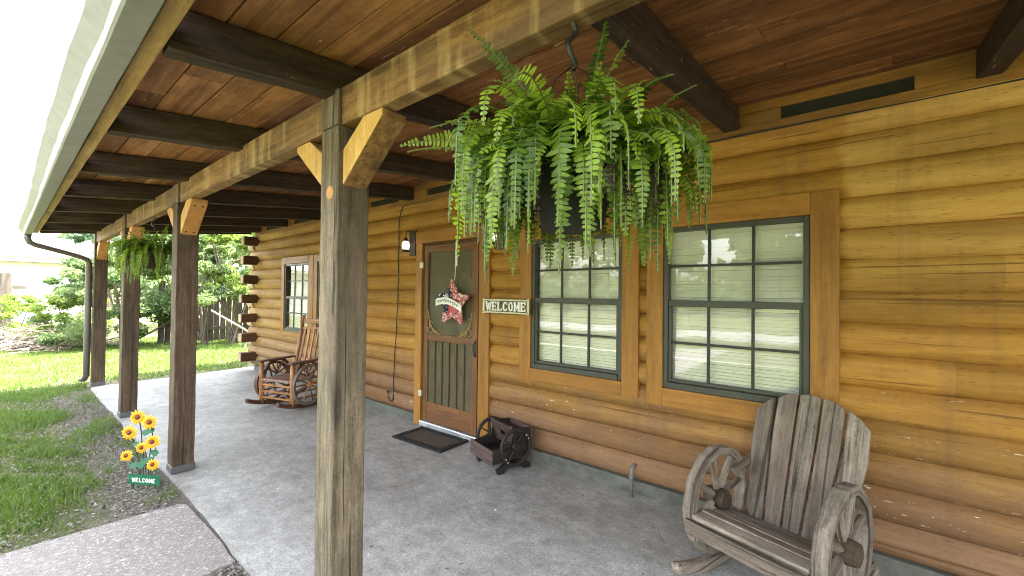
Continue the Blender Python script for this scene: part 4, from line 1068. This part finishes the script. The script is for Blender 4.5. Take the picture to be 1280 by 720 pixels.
# ------------------------------------------------------------------ grass, litter
def grass():
    def field(x0, x1, y0, y1, n, hmin, hmax, w, seed):
        rg = np.random.default_rng(seed); p = np.stack([rg.uniform(x0, x1, n), rg.uniform(y0, y1, n)], 1)
        cl = np.sin(p[:, 0] * 5.1 + np.sin(p[:, 1] * 2.3) * 2) + np.sin(p[:, 1] * 4.3 + np.sin(p[:, 0] * 6.1) * 1.7) + .6 * np.sin(p[:, 0] * 17 + p[:, 1] * 13)
        keep = np.ones(n)
        edge = -2.72 + .12 * np.sin(p[:, 1] * 2.7) + .06 * np.sin(p[:, 1] * 7.1)
        strip = (p[:, 0] > edge) & (p[:, 1] < 9.6 + .3 * np.sin(p[:, 0] * 5))
        keep[strip] = np.where(cl[strip] > .6, .45, .10)
        bare = (~strip) & (p[:, 1] < 9.0) & (cl < -.75); keep[bare] = .35
        walk = (p[:, 1] > 2.60) & (p[:, 1] < 3.88 + np.maximum(0, (-2.6 - p[:, 0])) * .03) & (p[:, 0] < -2.27); keep[walk] = 0
        keep[(p[:, 1] < 2.60) & (p[:, 0] > -2.5)] *= .5
        onslab = (p[:, 0] > -2.27) & (p[:, 1] < 9.45); keep[onslab] = 0
        inh = (p[:, 0] > -.05) & (p[:, 1] < 9.5); keep[inh] = 0
        ok = rg.random(n) < keep; p = p[ok]; cl = cl[ok]; k = len(p)
        h = rg.uniform(hmin, hmax, k) * (1 + .18 * cl); a = rg.uniform(0, 6.283, k); ln = h * rg.uniform(.25, .95, k); b = rg.uniform(0, 6.283, k)
        wv = np.stack([np.cos(a), np.sin(a), np.zeros(k)], 1) * (w * rg.uniform(.7, 1.3, k))[:, None]
        dv = np.stack([np.cos(b), np.sin(b), np.zeros(k)], 1) * ln[:, None]
        o = np.concatenate([p, np.full((k, 1), GZ - .004)], 1); up = np.zeros((k, 3)); up[:, 2] = h
        v = np.stack([o - wv, o + wv, o + up * .6 + dv * .35 + wv * .75, o + up * .6 + dv * .35 - wv * .75, o + up * .92 + dv], 1).reshape(-1, 3)
        r = np.repeat(np.clip(rg.normal(.5, .25, k) + .08 * cl, 0, 1), 5)
        return v, r
    vs, rs = [], []
    for args in ((-3.5, -2.28, 3.7, 9.6, 34000, .03, .085, .0028, 1), (-3.6, 2.2, 9.0, 17.5, 60000, .035, .085, .005, 2), (-7.5, -3.5, -2, 18, 30000, .04, .085, .006, 3), (-3.5, -2.26, -2, 2.66, 7000, .03, .08, .003, 4), (-2.62, -2.27, 2.35, 2.68, 1100, .02, .06, .003, 5)):
        v, r = field(*args); vs.append(v); rs.append(r)
    v = np.concatenate(vs); r = np.concatenate(rs); k = len(v) // 5
    idx = (np.arange(k) * 5)[:, None]; f = np.concatenate([idx + np.array([[0, 1, 2, 3]]), idx + np.array([[3, 2, 4]])], 1).ravel()
    tag(np_mesh('grass', v, f, np.tile([4, 3], k), M['grass'], r), 'short patchy lawn grass, shaded near the porch and sunlit beyond', 'grass', kind='stuff')
grass()
def litter():
    rg = np.random.default_rng(9); n = 5200
    x = rg.uniform(-3.2, -2.27, n); y = rg.uniform(3.75, 9.3, n)
    x2 = rg.normal(-2.42, .13, n // 2); y2 = rg.uniform(3.72, 8.9, n // 2); x3 = rg.uniform(-2.55, -2.28, 420); y3 = rg.uniform(2.25, 2.68, 420)
    x = np.concatenate([x, x2, x3]); y = np.concatenate([y, y2, y3]); ok = (x < -2.275) & (x > -3.4); x, y = x[ok], y[ok]; k = len(x)
    z = GZ + rg.uniform(.003, .022, k)
    m_ = 150; x = np.concatenate([x, rg.uniform(-2.2, -.1, m_) - .0, rg.uniform(-2.25, -2.1, 60)]); y = np.concatenate([y, rg.uniform(.3, 9, m_), rg.uniform(2, 9, 60)]); z = np.concatenate([z, np.full(m_ + 60, .004)]); k = len(x); a = rg.uniform(0, 6.28, k); L = rg.uniform(.006, .019, k); L[-(m_ + 60):] *= .5; w = L * rg.uniform(.25, .5, k); ti = rg.uniform(-.5, .5, (k, 2)); ti[-(m_ + 60):] *= .1
    d = np.stack([np.cos(a), np.sin(a), ti[:, 0]], 1); e = np.stack([-np.sin(a), np.cos(a), ti[:, 1]], 1); o = np.stack([x, y, z], 1)
    up = np.zeros((k, 3)); up[:, 2] = L * .25
    v = np.stack([o - d * L[:, None], o + e * w[:, None] + up, o + d * L[:, None], o - e * w[:, None] + up], 1).reshape(-1, 3)
    idx = (np.arange(k) * 4)[:, None]; f = (idx + np.array([[0, 1, 2, 3]])).ravel()
    tag(np_mesh('leaf_litter', v, f, np.full(k, 4), M['litter'], np.repeat(rg.random(k), 4)), 'grey dry leaves scattered on the bare soil along the slab', 'leaf litter', kind='stuff')
litter()

# ------------------------------------------------------------------ background: shrubs, trees, fence, neighbour
def leaf_cloud(centers, radii, n, size, rg, flat=.6, hang=0.3):
    ci = rg.integers(0, len(centers), n); c = np.asarray(centers)[ci]; r = np.asarray(radii)[ci]
    u = rg.normal(size=(n, 3)); u /= np.linalg.norm(u, axis=1)[:, None]; rad = rg.random(n) ** .5
    p = c + u * (r * rad)[:, None] * np.array([1, 1, flat])
    d = rg.normal(size=(n, 3)); d[:, 2] -= hang; d /= np.linalg.norm(d, axis=1)[:, None]
    e = np.cross(d, rg.normal(size=(n, 3))); e /= np.linalg.norm(e, axis=1)[:, None]
    L = size * rg.uniform(.6, 1.35, n); w = L * rg.uniform(.28, .45, n); nn = np.cross(d, e)
    v = np.stack([p - d * L[:, None] * .5, p + e * w[:, None] + nn * (L * .1)[:, None], p + d * L[:, None] * .5, p - e * w[:, None] + nn * (L * .1)[:, None]], 1).reshape(-1, 3)
    tone = np.clip(rg.random(len(centers))[ci] * .5 + rg.random(n) * .5, 0, 1)
    idx = (np.arange(n) * 4)[:, None]
    return v, (idx + np.array([[0, 1, 2, 3]])).ravel(), np.full(n, 4), np.repeat(tone, 4)
def plant(name, cat, label, x, y, h, w, n, size, mat, seed, stems=7, trunk=.03, crown_lo=.12, group=None, nclump=34, single=False):
    rg = np.random.default_rng(seed); random.seed(seed)
    t = thing(name, label, cat, (x, y, GZ), 0, group)
    cs, rs = [], []
    for i in range(nclump):
        a = rg.uniform(0, 6.283); q = rg.random() ** .5; zz = rg.uniform(crown_lo, 1.0); env = math.sin(min(1, max(.15, (1.06 - zz) / (1.06 - crown_lo))) * math.pi * .62) ** .6
        cs.append((math.cos(a) * q * w * env, math.sin(a) * q * w * env, zz * h)); rs.append(rg.uniform(.16, .34) * w * (1.1 - .4 * zz))
    cs = np.array(cs)
    m = MB()
    if single:
        m.tube([(0, 0, -.02), (.05, .02, h * .25), (-.03, .04, h * .5), (0, 0, h * .8)], [trunk, trunk * .8, trunk * .6, trunk * .25], 8, jit=.08)
        for i in range(stems):
            c = cs[rg.integers(0, nclump)]; z0 = h * rg.uniform(.25, .6); m.tube([(0, 0, z0), (c[0] * .5, c[1] * .5, (z0 + c[2]) / 2 + .1 * h * .3), c], [trunk * .45, trunk * .3, trunk * .1], 6, jit=.08)
    else:
        for i in range(stems):
            c = cs[rg.integers(0, nclump)]; b = (rg.uniform(-.16, .16) * w, rg.uniform(-.16, .16) * w, -.02); mid = (c[0] * .45 + rg.uniform(-.06, .06), c[1] * .45, c[2] * .5)
            m.tube([b, mid, c, (c[0] * 1.1, c[1] * 1.1, c[2] + .15 * h)], [trunk, trunk * .8, trunk * .45, trunk * .15], 6, jit=.08)
    m.build('trunk' if single else 'stems', M['bark'], t)
    v, f, s, r = leaf_cloud(cs, rs, n, size, rg)
    v[:, 2] = np.maximum(v[:, 2], .02)
    np_mesh('crown' if single else 'foliage', v, f, s, mat, r, t)
    return t
plant('shrub', 'shrub', 'tall airy green shrub behind the leftmost posts', -.95, 15.2, 2.9, 1.35, 12600, 0.079, M['shrub'], 21, 11, .028)
plant('shrub', 'shrub', 'broad bushy shrub with bare stems showing between the posts', .45, 14.6, 3.1, 1.35, 14400, 0.079, M['shrub'], 22, 14, .03, .22)
plant('shrub', 'shrub', 'low leafy shrub beside the brush pile', -1.95, 16.8, 1.5, .9, 5760, 0.065, M['shrub_y'], 23, 9, .02)
plant('shrub', 'shrub', 'yellow green sapling rising before the plank fence', 1.15, 13.9, 3.6, 1.0, 8280, 0.072, M['shrub_y'], 24, 6, .03, .42)
plant('shrub', 'shrub', 'pale leaved branch hanging over the plank fence by the corner logs', 2.15, 13.3, 3.4, 1.05, 10080, 0.072, M['shrub_b'], 25, 6, .03, .46)
plant('shrub', 'shrub', 'rounded leafy bush left of the last porch post', -1.75, 15.9, 2.3, 1.1, 9000, .075, M['shrub'], 27, 10, .022)
plant('shrub', 'shrub', 'loose weedy bush before the white brick house', -2.9, 18.6, 1.4, .9, 3960, 0.072, M['shrub_y'], 26, 9, .016)
T = 'trees behind the back fence'
plant('tree', 'tree', 'blue green tree rising over the neighbouring roof', -.3, 24.5, 6.5, 2.4, 6500, .20, M['shrub_b'], 31, 9, .16, .3, T, 40, True)
plant('tree', 'tree', 'dense dark green tree standing behind the middle shrubs', 2.6, 21.5, 7.0, 2.6, 8000, .19, M['shrub'], 32, 9, .17, .25, T, 40, True)
plant('tree', 'tree', 'tall bright tree behind the plank fence beside the cabin corner', 4.9, 18.6, 6.8, 2.5, 8000, .18, M['shrub_y'], 33, 9, .16, .25, T, 40, True)
plant('tree', 'tree', 'shadowed tree seen just past the corner logs', 5.2, 14.8, 6.0, 2.2, 6500, .16, M['shrub'], 34, 9, .14, .2, T, 40, True)
random.seed(50)
def woods(name, label, boxes, n, size, seed):
    rg = np.random.default_rng(seed); cs, rs = [], []
    for (x0, x1, y0, y1, h, k) in boxes:
        for _ in range(k): cs.append((rg.uniform(x0, x1), rg.uniform(y0, y1), rg.uniform(.3, h))); rs.append(rg.uniform(1.0, 2.2))
    v, f, s, r = leaf_cloud(np.array(cs), np.array(rs), n, size, rg, .8)
    v[:, 2] = np.maximum(v[:, 2], GZ)
    tag(np_mesh(name, v, f, s, M['shrub'], r), label, 'woods', kind='stuff')
woods('distant_woods', 'far leafy woods closing the view beyond the back fence', [(-1, 30, 34, 44, 8, 90)], 15000, .55, 41)
woods('roadside_woods', 'far line of trees across the drive, mirrored in the window glass', [(-40, -30, -30, 44, 9, 170)], 16000, .8, 42)

def plank_fence():
    t = thing('plank_fence', 'dark weathered plank fence in shade behind the shrubs', 'fence', (-.2, 15.6, GZ), R(-20))
    x = 0
    m = MB()
    while x < 9:
        h = 1.72 + random.uniform(-.06, .05); w = .135; m.bar((x, random.uniform(-.008, .008), 0), (x + random.uniform(-.02, .02), 0, h), w, .02, (0, 1, 0)); x += .148
    m.build('planks', M['fence_wood'], t)
    for z in (.35, 1.35):
        m = MB(); m.box((0, -.06, z), (9, -.012, z + .09), 0); m.build('rail', M['fence_wood'], t)
    for i in range(5):
        m = MB(); m.box((i * 2.2, -.165, 0), (i * 2.2 + .1, -.065, 1.8), 2); m.build('post', M['fence_wood'], t)
plank_fence()
m = MB(); m.tube([(.35, 13.1, 1.0), (1.0, 12.75, .5), (1.55, 12.5, GZ + .04)], [.022, .028, .03], 7, jit=.06); tag(m.build('fallen_pole', M['twig']), 'pale bare pole leaning down in front of the plank fence', 'pole')
m = MB(); m.tube([(1.55, 13.0, .85), (1.25, 12.9, .4), (1.05, 12.8, GZ + .02)], [.012, .016, .018], 6, jit=.06); tag(m.build('dead_branch', M['twig']), 'thin dead branch propped against the plank fence near the corner logs', 'branch')

def brush_pile():
    t = thing('brush_pile', 'pale heap of cut dry branches at the lawn edge', 'brush pile', (-2.45, 16.2, GZ))
    m = MB()
    for i in range(360):
        a = random.uniform(0, 6.28); q = math.sqrt(random.random()); cx, cy = q * 1.5 * math.cos(a), q * 1.2 * math.sin(a); hz = .62 * (1 - q ** 1.6) * random.random() + .02
        b = random.uniform(0, 6.28); L = random.uniform(.25, .9); el = random.uniform(-.35, .5)
        d = V((math.cos(b) * math.cos(el), math.sin(b) * math.cos(el), math.sin(el))) * L
        p = V((cx, cy, hz)); k = d.cross(V((0, 0, 1))) * random.uniform(-.15, .15); e = p + d; e.z = max(e.z, .01)
        m.tube([p, p + d * .5 + k, e], [.009, .007, .003], 4, jit=.1)
    m.build('branches', M['twig'], t)
    rg = np.random.default_rng(3); v, f, s, r = leaf_cloud([(0, 0, .2), (.5, .2, .15), (-.6, .1, .15), (.1, -.5, .1)], [.9, .7, .7, .7], 1500, .07, rg, .35); v[:, 2] = np.maximum(v[:, 2], .01)
    np_mesh('dry_leaves', v, f, s, M['litter'], r, t)
brush_pile()

def neighbour():
    t = thing('brick_house', 'low white painted brick house beyond the lawn', 'house', (-6.4, 27.5, GZ))
    m = MB()
    for (x0, y0, x1, y1) in ((-7, 0, 5.6, 0),):
        vs = [(x0, y0, 0), (x1, y0, 0), (x1, y0, 2.66), (x0, y0, 2.66), (x0, 8, 0), (x1, 8, 0), (x1, 8, 2.66), (x0, 8, 2.66)]
        gs = [(v[0] + v[1], v[2], 0) for v in vs]
        m.add(vs, [(0, 1, 2, 3), (1, 5, 6, 2), (5, 4, 7, 6), (4, 0, 3, 7)], gs)
    m.build('wall', M['brick'], t)
    m = MB(); m.box((-7.5, -.55, 2.67), (6.1, 8.5, 2.86), 0); m.build('eave', M['whitepaint'], t, bevel=.02)
    m = MB(); m.prism([(-.7, 2.87), (8.7, 2.87), (4, 4.1)], (-7.6, 0, 0), (0, 1, 0), (0, 0, 1), (13.8, 0, 0)); m.build('roof', M['whitepaint'], t)
    m = MB(); m.box((1.0, -.05, 1.0), (2.2, -.005, 2.1), 2); m.build('window', M['frame'], t)
neighbour()
def post_rail():
    t = thing('rail_fence', 'grey stub of post and rail fence before the white brick house', 'fence', (-3.1, 20.3, GZ))
    for x, h in ((-.34, 2.05), (.03, 2.02)):
        m = MB(); m.bar((x, 0, 0), (x, 0, h), .25, .05, (0, 1, 0), n=3, jit=.004); m.build('board', M['fence_wood'], t, bevel=.02)
    m = MB(); m.box((-.7, .027, 1.52), (.45, .07, 1.64), 0); m.build('rail', M['fence_wood'], t, bevel=.01)
post_rail()

# ------------------------------------------------------------------ sun, sky, camera
AZ, EL = 109, 57      # sun azimuth clockwise from +Y, elevation
w = bpy.data.worlds.new('World'); S.world = w; w.use_nodes = True; nt = w.node_tree
bg = nt.nodes['Background']; sky = nt.nodes.new('ShaderNodeTexSky'); sky.sky_type = 'NISHITA'; sky.sun_disc = False
sky.sun_elevation = R(EL); sky.sun_rotation = R(AZ); sky.dust_density = 4.0; sky.air_density = 1.4; sky.ozone_density = 1.0
hz = nt.nodes.new('ShaderNodeHueSaturation'); hz.inputs['Saturation'].default_value = .32   # hazy, milky summer sky
nt.links.new(sky.outputs[0], hz.inputs['Color']); nt.links.new(hz.outputs[0], bg.inputs[0]); bg.inputs[1].default_value = .15
sd_ = V((math.sin(R(AZ)) * math.cos(R(EL)), math.cos(R(AZ)) * math.cos(R(EL)), math.sin(R(EL))))
l = bpy.data.lights.new('sun', 'SUN'); l.energy = 3.5; l.angle = R(.5); l.color = (1, .95, .86)
lo = bpy.data.objects.new('sun', l); C.objects.link(lo); lo.rotation_euler = sd_.to_track_quat('Z', 'Y').to_euler(); lo.location = (0, 0, 30)

cam = bpy.data.cameras.new('camera'); co = bpy.data.objects.new('camera', cam); C.objects.link(co); S.camera = co
cam.sensor_width = 36; cam.lens = 523.588 * 36 / 1280; cam.clip_start = .05; cam.clip_end = 600
Rx = V((0.63431133, -0.77299187, 0.01151961)); Ux = V((-0.0180033685, 0.000126781, 0.99983792)); Fx = V((0.77286804, 0.63441591, 0.01383604))
mt = Matrix((Rx, Ux, -Fx)).transposed().to_4x4(); mt.translation = V((-3.15383424, 0, 1.52549791)); co.matrix_world = mt

S.view_settings.view_transform = 'Standard'; S.view_settings.look = 'None'; S.view_settings.gamma = 1; S.view_settings.exposure = 3.95; S.view_settings.use_curve_mapping = False
S.render.engine = 'CYCLES'; S.cycles.use_denoising = True; S.cycles.filter_width = 1.05; S.cycles.max_bounces = 8; S.cycles.diffuse_bounces = 5; S.cycles.transparent_max_bounces = 16
S.cycles.caustics_reflective = False; S.cycles.caustics_refractive = False; S.cycles.sample_clamp_indirect = 8
